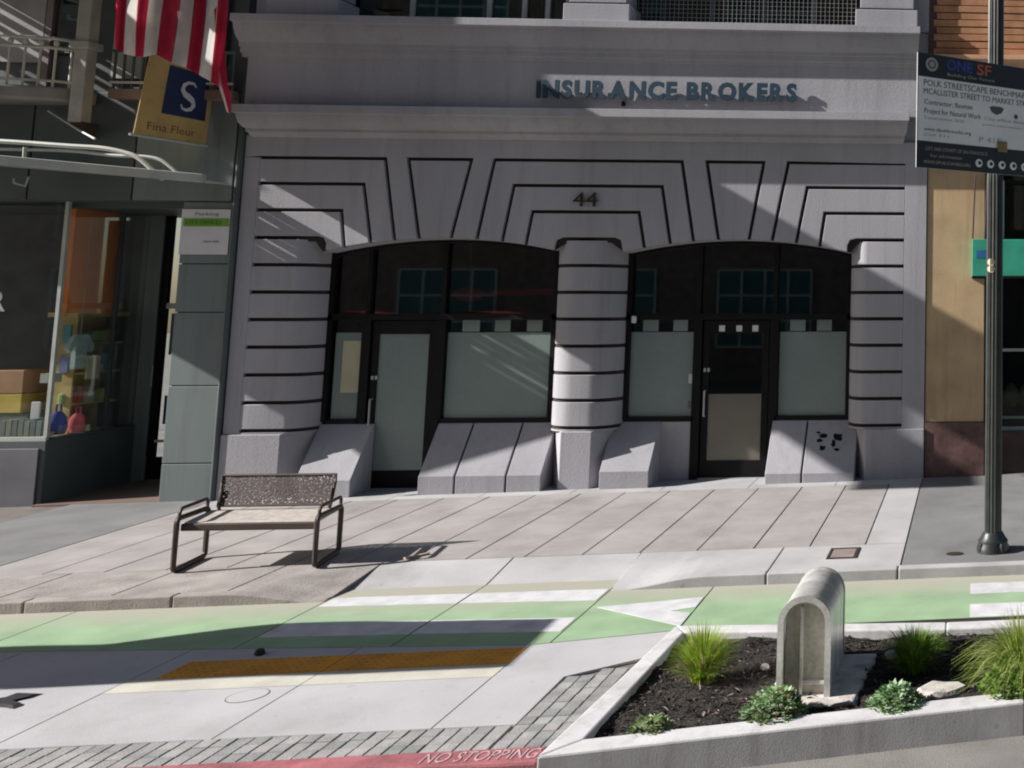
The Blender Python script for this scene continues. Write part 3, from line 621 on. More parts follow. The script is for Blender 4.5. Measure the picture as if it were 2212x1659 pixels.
def atX(px, py, X):
    d = ray(px, py); return CAM + d*(X/d.x)
def boxX(px0, px1, py0, py1, X, d):      # box seen through the side glass, its face on the plane X
    a = atX(px0, (py0+py1)/2, X); b = atX(px1, (py0+py1)/2, X); c = atX((px0+px1)/2, py0, X); e = atX((px0+px1)/2, py1, X)
    return MB().box(X-d, X, min(a.y, b.y), max(a.y, b.y), e.z, c.z)
boxX(158, 256, 372, 676, -12.22, .06).build('partition_panel', mat('orange_wall', (0.95, 0.27, 0.05), 0.8, var=0.08), S1)
# entry: back door
zd = gz(-11, YD); x0d = XC+.20
dr = MB().box(x0d, -10.50, YD+.04, YD+.08, zd, zd+.32).build('door', M_BLACK, S1)
MB().box(x0d, x0d+.1, YD+.03, YD+.09, zd+.32, 4.0).build('stile', M_BLACK, dr); MB().box(-10.6, -10.5, YD+.03, YD+.09, zd+.32, 4.0).build('stile', M_BLACK, dr)
MB().box(x0d+.1, -10.6, YD+.03, YD+.09, 2.62, 2.70).build('rail', M_STEELP, dr)
MB().box(x0d+.1, -10.6, YD+.055, YD+.065, zd+.32, 4.0).build('pane', M_GLASS2, dr)
MB().box(x0d+.1, -10.6, YD+.02, YD+.028, 0.70, 0.74).build('push_bar', M_STEELP, dr)
MB().box(x0d+.12, -10.62, YD+.12, YD+.13, 1.95, 2.55).build('notice_board', M_GREENW, dr)
MB().box(x0d+.5, -10.62, YD+.12, YD+.13, 1.5, 1.9).build('notice_board', mat('olive_board', (0.30, 0.34, 0.05), 0.7), dr)
MB().box(x0d+.12, -10.62, YD+.12, YD+.13, 0.95, 1.36).build('blue_poster', mat('blue_poster', (0.04, 0.07, 0.22), 0.7), dr)
MB().box(x0d, -10.50, 2.9, 3.0, 0, 4.0).build('back_wall', M_DARKIN, S1)
sheet('entry_floor', rect(XC, -10.52, 0.02, YD+.1), 0.004, mat('brown_floor', (0.16, 0.11, 0.085), 0.7), 0.03, S1)
o = MB().box(F(298, 812, YD)[0], F(328, 812, YD)[0], YD+.005, YD+.01, F(310, 836, YD)[1], F(310, 790, YD)[1]).build('paper_sheet', M_PLATE); tag(o, 'white paper sheet taped to the recessed shop door', 'notice')
# wall plate
zp0, zp1 = 3.343, 3.945; xp0, xp1 = -10.515, -9.90
pl = thing('wall_plate', 'white wall sign with a bright green band on the green shop pier', 'sign', (-10.2, -0.02, zp0))
MB().box(xp0, xp1, -0.03, -0.002, zp0, zp1).build('board', M_PLATE, pl, bevel=0.003)
MB().box(xp0+.03, xp1-.01, -0.034, -0.0305, zp1-.23, zp1-.12).build('green_band', mat('lime_green', (0.16, 0.36, 0.03), 0.6, bump=0), pl)
text_mb('Parking', (xp0+.17, -0.031, zp1-.085), (1, 0, 0), (0, 0, 1), .045, .3, .002).build('print', mat('grey_print', (0.2, 0.22, 0.2), 0.7, bump=0), pl)
text_mb('CITY OFFICES', (xp0+.06, -0.035, zp1-.20), (1, 0, 0), (0, 0, 1), .05, .45, .002).build('print', mat('dark_green_print', (0.05, 0.13, 0.01), 0.7, bump=0), pl)
text_mb('Open daily', (xp0+.3, -0.031, zp0+.16), (1, 0, 0), (0, 0, 1), .03, .2, .002).build('print', mat('grey_print', (0.2, 0.22, 0.2), 0.7, bump=0), pl)
# canopy
cA = at(437, 385, -.60); cB = at(-800, 271, -1.74)      # ends of the canopy's front edge
def cfr(X): t = (X-cA.x)/(cB.x-cA.x); return cA.y+(cB.y-cA.y)*t, cA.z+(cB.z-cA.z)*t
cn = thing('metal_canopy', 'pale steel canopy with curved ribs above the shop window', 'canopy', (-11, -0.4, 4.35))
def eb(p, dy0, dy1, dz0, dz1): return [(p.x, p.y+dy0, p.z+dz0), (p.x, p.y+dy1, p.z+dz0), (p.x, p.y+dy1, p.z+dz1), (p.x, p.y+dy0, p.z+dz1)]
MB().hexa(eb(cA, 0, .08, -.055, .055), eb(cB, 0, .08, -.055, .055)).build('edge_beam', M_STEELP, cn, bevel=0.008)
i = 0; xq = cA.x-.03
while xq > cB.x+.3:
    gp = (.05, .08, .05, .10, .06, .08, .05)[i % 7] if i < 5 else .006
    x0, x1 = xq-.25+gp, xq; (y0, z0), (y1, z1) = cfr(x0), cfr(x1)
    MB().hexa([(x0, y0+.081, z0-.03), (x1, y1+.081, z1-.03), (x1, -.06, z1-.03), (x0, -.06, z0-.03)], [(x0, y0+.081, z0-.01), (x1, y1+.081, z1-.01), (x1, -.06, z1-.01), (x0, -.06, z0-.01)]).build('shade_slat', M_STEELP, cn)  # added opaque slats, gaps sized to throw shade with light streaks
    xq -= .25; i += 1
def rib(pts, r=.022): return MB().tube(pts, r, 8).build('rib', M_STEELP, cn, smooth=True)
def curve(ctrl, Y, n=6):
    P = [at(x, y, Y) for x, y in ctrl]; out = []
    for i in range(len(P)-1):
        p0 = P[max(0, i-1)]; p1 = P[i]; p2 = P[i+1]; p3 = P[min(len(P)-1, i+2)]
        for k in range(n):
            t = k/n; out.append(0.5*((2*p1)+(p2-p0)*t+(2*p0-5*p1+4*p2-p3)*t*t+(3*p1-p0-3*p2+p3)*t**3))
    return out + [P[-1]]
rib(curve([(-250, 300), (-100, 303), (0, 305), (145, 315), (220, 320), (270, 330), (300, 342), (330, 368), (352, 388)], -.56), .03)
rib(curve([(-200, 315), (0, 322), (150, 326), (250, 336), (310, 338), (345, 345), (370, 362), (388, 378)], -.35), .022)
for px in (52, -80): rib([at(px+2, 318, -.56), at(px, 350, -.56)], .02)
rib([at(105, 240, -.1), at(172, 282, -.35), at(205, 300, -.56)], .014)
rib([at(30, 385, -.5), at(30, 395, -.5), at(55, 402, -.5), at(62, 382, -.5)], .012)
# balcony
bal = thing('balcony', 'curved pale balcony with thin white balusters above the shop fascia', 'balcony', (-13, -0.3, 5.6))
sl_ = MB()
bp = [(-18, -.75), (-13.6, -.75), (-12.7, -.66), (-11.95, -.42), (-11.7, -.20), (-11.7, 0), (-18, 0)]
MB().plan(bp, 5.32, 5.50).build('slab', mat('balcony_grey', (0.24, 0.225, 0.21), 0.8), bal, bevel=0.03)
path = [(-18, -.70), (-13.6, -.70), (-12.75, -.61), (-12.0, -.38), (-11.78, -.18)]
def along(path, step):
    out = []; d = 0
    for (x0, y0), (x1, y1) in zip(path, path[1:]):
        Ls = math.hypot(x1-x0, y1-y0)
        while d < Ls: out.append((x0+(x1-x0)*d/Ls, y0+(y1-y0)*d/Ls)); d += step
        d -= Ls
    return out
M_RAIL = mat('rail_white', (0.50, 0.49, 0.44), 0.6, var=0.15)
for z in (5.58, 6.02, 6.14): MB().tube([(x, y, z) for x, y in path], .022 if z > 6 else .018, 8).build('rail', M_RAIL, bal, smooth=True)
for x, y in along(path, .155):
    if x > -15: MB().tube([(x, y, 5.50), (x, y, 6.03)], .014, 6).build('baluster', M_RAIL, bal)
for x, y in along(path, .155):
    if x > -15: MB().lathe([(.008, 0), (.028, .03), (.03, .06), (.008, .10)], (x, y, 6.03), 8).build('finial', M_RAIL, bal, smooth=True)
b2 = thing('balcony_rail', 'dark narrow railing between the grey post and the grey building', 'railing', (-10.8, -.1, 5.6))
MB().box(-11.45, -9.9, -.20, 0.0, 5.40, 5.53).build('slab', mat('rusty_ledge', (0.22, 0.15, 0.11), 0.8), b2, bevel=0.01)
MB().box(-11.45, -9.9, -.19, -.16, 6.02, 6.06).build('rail', M_GREEND, b2); MB().box(-11.45, -9.9, -.19, -.16, 5.60, 5.63).build('rail', M_RAIL, b2)
for i in range(14): MB().box(-11.42+i*.115, -11.395+i*.115, -.185, -.165, 5.53, 6.02).build('baluster', M_GREEND, b2)
# post on fascia
M_POST = mat('grey_post', (0.33, 0.32, 0.29), 0.6, var=0.15)
ps = thing('grey_post', 'square pale grey steel post rising from the shop fascia past the balcony', 'post', (-11.72, -.2, 5.0))
MB().box(-11.79, -11.62, -.36, -.2, 5.05, 9.5).build('shaft', M_POST, ps, bevel=0.012)
MB().box(-11.83, -11.58, -.40, -.16, 6.02, 6.12).build('collar', M_POST, ps, bevel=0.01)
MB().hexa([(-11.73, -.2, 4.95), (-11.68, -.2, 4.95), (-11.68, -.05, 4.86), (-11.73, -.05, 4.86)], [(-11.79, -.36, 5.06), (-11.62, -.36, 5.06), (-11.62, -.05, 5.06), (-11.79, -.05, 5.06)]).build('bracket', M_BRONZE, ps)
# upper windows and wall panels
for x0, x1, z0, z1, m in ((-12.30, -11.85, 6.0, 7.6, M_GLASS), (-11.56, -11.15, 5.7, 7.4, M_GREENW), (-10.9, -10.1, 5.9, 7.4, M_GLASS)):
    if m is M_GLASS:
        w = MB().box(x0, x1, -.03, -.02, z0, z1).build('window', M_DARKIN, S1); pane(w, x0+.03, x1-.03, z0+.03, z1-.03, M_GLASS, 'pane', -.045); 
    else: MB().box(x0, x1, -.04, -.002, z0, z1).build('wall_panel', mat('pale_green_panel', (0.42, 0.46, 0.40), 0.7), S1)
MB().box(-13.3, -12.45, -.04, -.002, 5.9, 7.4).build('wall_panel', mat('pale_grey_panel', (0.34, 0.33, 0.34), 0.7), S1)
MB().box(-12.42, -12.34, -.06, -.002, 5.5, 7.6).build('wall_panel', mat('mauve_trim', (0.20, 0.17, 0.18), 0.7), S1)
# added unseen boxes above the frame, shaped to throw the broad shadow over the neighbouring front
shade_caster = MB().box(-12.6, -9.98, -1.0, 0.0, 6.95, 8.0).build('shade_caster', M_GREENW, S1)
MB().box(-13.4, -9.98, -1.72, -1.0, 6.95, 8.0).build('shade_caster_front', M_GREENW, shade_caster)
MB().box(-12.0, -9.98, -2.75, -1.72, 7.55, 8.0).build('shade_caster_plate', M_GREENW, shade_caster)
MB().box(-13.2, -10.2, -1.0, 0.0, 8.0, 11.2).build('shade_caster_top', M_GREENW, shade_caster)
MB().box(-15.4, -14.0, -3.5, 0.0, 8.10, 8.30).build('shade_caster_plate', M_GREENW, shade_caster)  # added plate that throws shade on the far right pavement
for i, w_ in enumerate((.10, .05, .16, .07, .12, .06, .2, .08, .12)): MB().box(-12.75-.27*i-w_, -12.75-.27*i, -.99, 0.0, 6.97, 7.02).build('streak_caster_bar', M_STEELP, shade_caster)  # added bars that cast thin shadow streaks on the neighbouring pier
# display things behind the shop glass
def disp(name, label, cat, fn):
    o = fn(); o.name = name; return tag(o, label, cat)
def bxp(px0, px1, py0, py1, Y, d, m, bevel=.01):
    x0, x1 = F(px0, py1, Y)[0], F(px1, py1, Y)[0]; z1, z0 = F(px0, py0, Y)[1], F(px0, py1, Y)[1]
    return MB().box(x0, x1, Y, Y+d, z0, z1).build('item', m, None, bevel=bevel)
def cabinet():
    a = atX(120, 800, -12.55); b = atX(232, 800, -12.55); z1 = atX(170, 684, -12.55).z; y0, y1 = a.y, b.y
    r = thing('display_cabinet', 'tan wooden display cabinet behind the shop glass', 'cabinet', (-12.5, (y0+y1)/2, .90))
    MB().box(-12.60, -12.56, y0, y1, .90, z1).build('back', M_WOOD2, r)
    for z in (.91, 1.3, 1.72, 2.12): MB().box(-12.56, -12.30, y0, y1, z, z+.03).build('shelf', M_WOOD2, r)
    MB().box(-12.60, -12.30, y0-.03, y0, .90, z1).build('side_panel', M_WOOD2, r); MB().box(-12.60, -12.30, y1, y1+.03, .90, z1).build('side_panel', M_WOOD2, r)
    MB().box(-12.62, -12.24, y0-.12, y1+.06, z1, z1+.06).build('top', M_WOOD2, r)
M_WOOD2 = mat('tan_wood_bright', (0.60, 0.44, 0.18), 0.7, var=0.2, scale=4)
cabinet()
yA = atX(128, 800, -12.45).y; yB = atX(226, 800, -12.45).y; rq = random.Random(5)
PC = [(0.65, 0.12, 0.10), (0.75, 0.70, 0.60), (0.15, 0.35, 0.40), (0.70, 0.50, 0.10), (0.20, 0.22, 0.45), (0.35, 0.5, 0.2)]
for zsh in (1.33, 1.75, 2.15):
    for q in range(6):
        y_ = yA + (yB-yA)*(q+.5)/6; hh_ = rq.uniform(.12, .26); wq = rq.uniform(.05, .075); c_ = rq.randrange(6); mq = MB()
        if rq.random() < .5: mq.box(-12.46, -12.36, y_-wq, y_+wq, zsh, zsh+hh_)
        else: mq.lathe([(wq*.8, 0), (wq*.8, hh_*.6), (wq*.3, hh_*.75), (wq*.3, hh_)], (-12.41, y_, zsh), 10)
        o = mq.build('packet' if len(mq.v) == 8 else 'bottle', mat('goods_%d' % c_, PC[c_], .7, bump=0), None, smooth=len(mq.v) != 8)
        tag(o, 'small %s %s on the %s shelf of the tan cabinet' % (('red', 'cream', 'teal', 'ochre', 'navy', 'green')[c_], 'packet' if len(mq.v) == 8 else 'bottle', {1.33: 'lowest', 1.75: 'middle', 2.15: 'top'}[zsh]), 'packet' if len(mq.v) == 8 else 'bottle', 'packets on the cabinet shelves' if len(mq.v) == 8 else 'bottles on the cabinet shelves')
def shirt():
    mb = MB(); c = atX(172, 752, -12.22)
    o2 = [(-.09, -.28), (.09, -.28), (.1, .05), (.17, -.06), (.22, 0), (.12, .17), (.04, .19), (0, .16), (-.04, .19), (-.12, .17), (-.22, 0), (-.17, -.06), (-.1, .05)]
    mb.prism(o2, lambda p: (-12.25, c.y+p[0], c.z+p[1]), lambda p: (-12.19, c.y+p[0], c.z+p[1]))
    mb.tube([(-12.22, c.y, c.z+.17), (-12.22, c.y, 3.98)], .004, 5)
    return mb.build('item', mat('pale_teal_cloth', (0.45, 0.58, 0.58), 0.9), None, bevel=.02)
disp('hanging_shirt', 'pale teal shirt hanging before the tan cabinet', 'shirt', shirt)
disp('framed_poster', 'cream poster standing on the cabinet shelf', 'poster', lambda: boxX(188, 216, 768, 818, -12.27, .02).build('item', mat('cream_paper', (0.70, 0.66, 0.52), .8)))
def bag(cx, cy, w, hh, Y, m):
    c = atX(cx, cy, -12.22); Y = c.y; mb = MB()
    mb.lathe([(w*.75, 0), (w, hh*.3), (w*.85, hh*.75), (w*.35, hh)], (c.x, Y, c.z), 14)
    mb.tube([(c.x-w*.3, Y, c.z+hh*.95), (c.x-w*.25, Y, c.z+hh*1.3), (c.x+w*.25, Y, c.z+hh*1.3), (c.x+w*.3, Y, c.z+hh*.95)], .012, 6)
    return mb.build('item', m, None, smooth=True)
disp('tote_bag', 'navy blue bag on the display floor', 'bag', lambda: bag(122, 938, .11, .30, 0, mat('navy_cloth', (0.05, 0.06, 0.25), .8)))
disp('tote_bag', 'red bag standing beside the navy one', 'bag', lambda: bag(165, 934, .10, .26, 0, mat('rose_cloth', (0.60, 0.10, 0.12), .8)))
disp('carton', 'brown carton on top of the yellow one in the shop window', 'carton', lambda: bxp(-30, 48, 800, 851, .7, .4, mat('brown_card', (0.48, 0.28, 0.17), .8)))
disp('carton', 'yellow carton under the brown one in the shop window', 'carton', lambda: bxp(-30, 44, 852, 893, .7, .4, mat('yellow_card', (0.62, 0.46, 0.10), .8)))
disp('display_stand', 'dark stand carrying the stacked cartons', 'stand', lambda: bxp(-40, 56, 894, 946, .72, .45, mat('grey_stand', (0.12, 0.13, 0.12), .8)))
for i in range(7): disp('book', 'grey green book in the row on the display floor', 'book', lambda: bxp(-2+13*i, 9+13*i, 904+random.randint(0, 6), 943, .32, .16, mat('bk%d' % (i % 3), [(0.16, 0.2, 0.18), (0.22, 0.24, 0.2), (0.13, 0.15, 0.17)][i % 3], .7), .004))['group'] = 'books in the shop window'
disp('picture_frame', 'small white picture frame beside the cartons', 'frame', lambda: bxp(64, 84, 868, 908, .6, .02, M_PLATE))
disp('stacked_folder', 'pale folders lying on a shelf beside the mullion', 'folder', lambda: boxX(104, 134, 806, 826, -12.26, .1).build('item', M_STEELP))
o = text_mb('R', (F(-24, 672, .16)[0], .166, F(-24, 672, .16)[1]), (1, 0, 0), (0, 0, 1), .27, .19, .002, .01).build('window_letter', M_PLATE); tag(o, 'white letter printed on the shop glass', 'lettering')
fc = MB(); c = atX(112, 944, -12.2)
fc.tube([(c.x, c.y-.08, c.z+.02), (c.x, c.y, c.z+.05), (c.x, c.y+.1, c.z+.12), (c.x, c.y+.13, c.z+.2)], .03, 8, r2=.015); o = fc.build('shoe', mat('tan_leather', (0.38, 0.27, 0.15), .6), None, smooth=True); tag(o, 'tan shoe shaped item below the navy bag', 'shoe')

# ================================================================== BANNER AND FLAG
bn = thing('hanging_banner', 'tan banner with a white S on a navy square hung out from the wall', 'banner', (-10.25, -.7, 4.7))
XBn = -10.25
def bpt(px, py):   # pixel on the plane X = XBn
    d = ray(px, py); t = XBn/d.x; p = CAM + d*t; return (p.y, p.z)
TLb, BLb, BRb, TRb = bpt(328, 100), bpt(287, 291), bpt(443, 314), bpt(466, 150)
MB().prism([TLb, BLb, BRb, TRb], lambda p: (XBn-.006, p[0], p[1]), lambda p: (XBn+.006, p[0], p[1])).build('cloth', mat('tan_cloth', (0.50, 0.335, 0.12), .8, var=.12, scale=4), bn)
sq = [bpt(366, 140), bpt(347, 244), bpt(441, 262), bpt(452, 165)]
MB().prism(sq, lambda p: (XBn+.0065, p[0], p[1]), lambda p: (XBn+.010, p[0], p[1])).build('navy_square', M_BLUE, bn)
sc = [(422, 189), (417, 181), (406, 179), (396, 184), (393, 194), (397, 203), (406, 210), (414, 218), (416, 228), (410, 236), (400, 238), (391, 234), (389, 225)]
sw = [.012, .018, .022, .03, .04, .045, .05, .045, .04, .03, .022, .018, .012]
sm = MB(); pts = [bpt(*p) for p in sc]; LF = []; RT = []
for i, p in enumerate(pts):
    a = pts[max(0, i-1)]; b = pts[min(len(pts)-1, i+1)]; dx, dz = b[0]-a[0], b[1]-a[1]; dd = math.hypot(dx, dz); nx, nz = -dz/dd*sw[i]*.9, dx/dd*sw[i]*.9
    LF.append((p[0]+nx, p[1]+nz)); RT.append((p[0]-nx, p[1]-nz))
n_ = len(pts); sm.add([(XBn+.0125, *q) for q in LF] + [(XBn+.0125, *q) for q in RT], [(i, i+1, n_+i+1, n_+i) for i in range(n_-1)])
sm.build('letter_s', M_PLATE, bn)
uB = (Vector((0, BRb[0]-BLb[0], BRb[1]-BLb[1]))).normalized(); vB = Vector((0, 0, 1))
q = bpt(316, 279); text_mb('Fina Fleur', (XBn+.0065, q[0], q[1]), uB, vB, .10, .82, .002).build('lettering', mat('brown_print', (0.20, 0.10, 0.03), .8, bump=0), bn)
MB().tube([(XBn, TLb[0]-.05, TLb[1]), (XBn, 0, TRb[1]+.02)], .016, 8).build('arm', M_BRONZE, bn); MB().tube([(XBn, BLb[0]-.05, BLb[1]), (XBn, 0, BRb[1])], .016, 8).build('arm', M_STEELP, bn)
fl = thing('flag', 'red and white striped flag hanging in folds over the tan banner', 'flag', (-10.2, -1.5, 6.9))
M_FR = mat('flag_red', (0.62, 0.03, 0.08), .75, var=.12, scale=6, bump=.05); M_FW = mat('flag_white', (0.80, 0.77, 0.72), .75, var=.08, scale=6, bump=.05)
for m in (M_FR, M_FW):      # thin cloth lets some light through
    n = m.node_tree.nodes; l = m.node_tree.links; b = n['Principled BSDF']; tl = n.new('ShaderNodeBsdfTranslucent'); mx = n.new('ShaderNodeMixShader'); mx.inputs[0].default_value = .6
    rp = [x for x in n if x.type == 'VALTORGB'][0]; l.new(rp.outputs[0], tl.inputs[0]); l.new(b.outputs[0], mx.inputs[1]); l.new(tl.outputs[0], mx.inputs[2]); l.new(mx.outputs[0], n['Material Output'].inputs[0])
top = [262, 289, 313, 342, 377, 411, 434, 450, 469, 488]; bot = [(248, 104), (267, 116), (292, 122), (310, 123), (338, 118), (371, 136), (402, 146), (430, 162), (455, 176), (478, 192)]
def fY(k, t): return -1.55 + .10*math.sin(k*2.1) + .05*math.sin(t*3+k)
for k in range(9):
    mb = MB(); NT = 10
    for i in range(NT+1):
        t = i/NT
        for e in (0, .5, 1):
            a = k+e; j = min(8, int(a)); fr_ = a-j
            xt = top[j]+(top[j+1]-top[j])*fr_; xb = bot[j][0]+(bot[j+1][0]-bot[j][0])*fr_; yb = bot[j][1]+(bot[j+1][1]-bot[j][1])*fr_
            xt2 = xt + (xt-375)*.12
            x = xt2+(xb-xt2)*t + 3*math.sin(t*3.1+k*.8)*math.sin(math.pi*t); y = -150+(yb+150)*t
            mb.v.append(tuple(at(x, y, fY(a, t))))
    mb.f = [[i*3+j, i*3+j+1, (i+1)*3+j+1, (i+1)*3+j] for i in range(NT) for j in range(2)]
    mb.build('stripe', M_FR if k % 2 == 0 else M_FW, fl, smooth='all')
tail = MB()
tp = [(462, 20, 488, 0), (466, 80, 484, 70), (470, 130, 486, 120), (478, 185, 492, 180), (488, 220, 499, 215), (494, 245, 499, 238)]
for i, (a, b, c, d) in enumerate(tp): tail.v += [tuple(at(a, b, -1.64)), tuple(at(c, d, -1.60))]
tail.f = [[2*i, 2*i+1, 2*i+3, 2*i+2] for i in range(5)]; tail.build('stripe', M_FR, fl, smooth='all')
tail = MB()
for i, (a, b, c, d) in enumerate(tp): tail.v += [tuple(at(a-10+i, b-4, -1.62)), tuple(at(a+1, b, -1.641))]
tail.f = [[2*i, 2*i+1, 2*i+3, 2*i+2] for i in range(5)]; tail.build('stripe', M_FW, fl, smooth='all')
pA = at(240, -152, -1.55); pB = at(500, -152, -1.55)
MB().tube([Vector((pA.x-.3, -1.55, pA.z+.02)), Vector((pB.x+.1, -1.55, pB.z+.02))], .02, 8).build('flag_rod', M_BRONZE, fl); MB().tube([(pA.x+.4, -1.55, pA.z+.04), (pA.x+.4, -.0, pA.z+.04)], .02, 8).build('flag_rod', M_BRONZE, fl)

# ================================================================== RIGHT BUILDING
T = thing('brick_building', 'tan stone shopfront with brown marble base and terracotta brick above', 'building', (1.5, 0, 0.3))
zm = 1.07
MB().box(-0.66, 0.15, 0.02, 0.6, zm, 4.9).build('pilaster', M_TAN, T, bevel=0.01)
MB().box(-0.655, 0.16, 0.0, 0.6, -.1, zm-.006).build('marble_base', M_MARB, T, bevel=0.006)
MB().box(0.15, 7.0, 0.12, 0.6, -.1, .92).build('marble_base', mat('dark_marble', (0.05, 0.028, 0.028), .35, var=.3, scale=3), T, bevel=0.006)
MB().box(-0.64, 9, 0.05, 0.7, 4.9, 6.0).build('fascia', M_TAN, T, bevel=0.02)
sh = MB().box(0.16, 7, 0.30, 0.31, .92, 4.85).build('shop_window', M_GLASS2, T)
for z0, z1, m in ((.92, .97, M_STEELP), (1.08, 1.12, M_GREENW), (2.02, 2.06, M_STEELP), (4.4, 4.46, M_BLACK)): MB().box(.16, 7, .24, .298, z0, z1).build('rail', m, sh)
MB().box(.16, .22, .24, .298, .92, 4.85).build('mullion', M_BLACK, sh); MB().box(.395, .425, .20, .24, 3.62, 4.45).build('pull_rod', M_STEELP, sh)
room('interior', .16, 7, .32, 3, .3, 4.85, M_DARKIN, T)
for i in range(5): 
    MB().lathe([(.05, 0), (.12, .1), (.10, .25), (.03, .34)], (.55+.22*i, .7, 1.2), 10).build('display_plant', mat('dull_green', (0.05, 0.06, 0.03), .9), T, smooth=True)
MB().box(.9, 1.05, .8, .9, 3.0, 3.02).build('ceiling_lamp', mat('lamp_white', (0.8, 0.75, 0.65), .4), T)
# terracotta upper storey, course by course
zz = 6.22
for k in range(22):
    MB().box(-0.60+(.04 if k % 2 else 0), 6, -.02+(.008 if k % 2 else 0), .5, zz+.006, zz+.098).build('brick_course', M_BRICK, T, bevel=0.006); zz += .104
MB().box(-.667, 6, .02, .5, 5.9, 12).build('wall', M_MARB, T)
MB().side([(0.2, 6.21), (-.16, 6.20), (-.16, 6.14), (-.12, 6.10), (-.10, 6.02), (-.05, 5.98), (0.2, 5.98)], -0.60, 6).build('cornice', mat('salmon_stone', (0.50, 0.30, 0.19), .8), T, bevel=0.006)
MB().box(-.66, 6, -.05, .5, 5.72, 5.975).build('sill_band', mat('dark_brown', (0.10, 0.055, 0.04), .8), T, bevel=0.01)
MB().box(-.66, 9, .3, .7, 8.5, 12).build('wall', M_BRICK, T)
aw = thing('sign_box', 'green shop sign box with blue streaks behind the lamp post', 'sign', (.4, -.2, 3.1))
xa_, xb_ = F(2100, 550, -.2)[0], 2.6; zA, zB = F(2150, 597, -.2)[1], F(2150, 517, -.2)[1]
MB().box(xa_, xb_, -.22, .1, zA, zB).build('box', M_TEAL, aw, bevel=0.008)
MB().box(xa_, xb_, -.225, .1, zA-.03, zA).build('lower_trim', M_BLACK, aw)
MB().box(xa_+.06, xa_+.26, -.224, -.2205, zA+.25, zA+.36).build('blue_streak', mat('blue_print', (0.02, 0.12, 0.30), .6), aw)
for px in (2101, 2127): MB().tube([at(px+6, 378, -.05), at(px, 516, -.12)], .012, 6).build('hanger', M_BRONZE, aw)
# ================================================================== POLE AND SIGN
PX, PY = 0.213, -3.95; pz = gz(PX, PY)
po = thing('lamp_post', 'black fluted street lamp post standing on the grey pavement by the kerb', 'lamp post', (PX, PY, pz))
fl_ = []
mb = MB(); nfl = 32
for z in (pz+.17, pz+1.5, pz+3, 9.5):
    for j in range(nfl):
        r_ = (.088 if j % 2 else .078) - .006*(z-pz)/8; a = 2*math.pi*j/nfl; mb.v.append((PX+r_*math.cos(a), PY+r_*math.sin(a), z))
mb.f = [[i*nfl+j, i*nfl+(j+1) % nfl, (i+1)*nfl+(j+1) % nfl, (i+1)*nfl+j] for i in range(3) for j in range(nfl)]
mb.build('shaft', M_POLE, po, smooth=True)
MB().lathe([(.165, -.02), (.165, .05), (.15, .075), (.15, .11), (.125, .14), (.11, .17), (.095, .19)], (PX, PY, pz), 24).build('base', M_POLE, po, smooth=True)
for a in range(4):
    an = a*math.pi/2+.6; MB().lathe([(.03, 0), (.03, .05), (.018, .075)], (PX+.15*math.cos(an), PY+.15*math.sin(an), pz+.02), 8).build('bolt_cover', M_POLE, po, smooth=True)
for py in (566, 581):
    c = at(2141, py, PY-.085); MB().prism([(.04*math.cos(i*math.pi/5), .038*math.sin(i*math.pi/5)) for i in range(10)], lambda p: (c.x+p[0], PY-.094+abs(p[0])*.4, c.z+p[1]), lambda p: (c.x+p[0], PY-.09+abs(p[0])*.4, c.z+p[1])).build('sticker', mat('cream_sticker', (0.75, 0.66, 0.48), .6), po)
ud = Vector((0.85256, 0.52263, 0)); vd = Vector((0, 0, 1)); nd = ud.cross(vd)
d0 = ray(1983, 112); base = Vector((PX, PY, 0)) + nd*0.115
# left end of the board: where the ray at its left edge meets the board plane
t_ = (base - CAM).dot(nd)/d0.dot(nd); pTL = CAM + d0*t_; d1 = ray(1979, 361); t_ = (base - CAM).dot(nd)/d1.dot(nd); pBL = CAM + d1*t_
ob = Vector((pBL.x, pBL.y, pBL.z)); HB = pTL.z - pBL.z; WB = 1.72
sg = thing('project_sign', 'large city project notice board with black header strapped to the lamp post', 'sign', (ob.x, ob.y, ob.z))
def onb(u, v, w=0): return ob + ud*u + vd*v + nd*w
def bq(u0, u1, v0, v1, w0, w1, name, m, root=None): 
    return MB().hexa([onb(u0, v0, w0), onb(u1, v0, w0), onb(u1, v0, w1), onb(u0, v0, w1)], [onb(u0, v1, w0), onb(u1, v1, w0), onb(u1, v1, w1), onb(u0, v1, w1)]).build(name, m, root or sg)
hb = HB*.205; fb_ = HB*.235
M_SBL = mat('sign_black', (0.012, 0.012, 0.02), .4, bump=0); M_SWH = mat('sign_white', (0.86, 0.85, 0.84), .45, var=.05, bump=0); M_INK = mat('sign_ink', (0.10, 0.095, 0.09), .6, bump=0)
bq(0, WB, 0, HB, -.012, 0, 'board', M_STEELP)
bq(0, WB, HB-hb, HB-.002, .001, .003, 'header', M_SBL); bq(.012, WB, fb_, HB-hb-.004, .001, .003, 'panel', M_SWH); bq(0, WB, .002, fb_-.004, .001, .003, 'footer', M_SBL)
def tl(s, u, v, hh, w, m, bold=0.0): text_mb(s, onb(u, v, .0035), ud, vd, hh, w, .0015, bold).build('print_line', m, sg)
def disc(u, v, r, m, name='emblem', w=.0035):
    MB().prism([(r*math.cos(i*math.pi/12), r*math.sin(i*math.pi/12)) for i in range(24)], lambda p: onb(u+p[0], v+p[1], w), lambda p: onb(u+p[0], v+p[1], w+.0015)).build(name, m, sg)
M_GRY = mat('seal_grey', (0.40, 0.40, 0.36), .6, bump=0); M_BLU = mat('logo_blue', (0.03, 0.07, 0.34), .5, bump=0); M_ORG = mat('logo_orange', (0.55, 0.12, 0.06), .5, bump=0)
vh = HB-hb
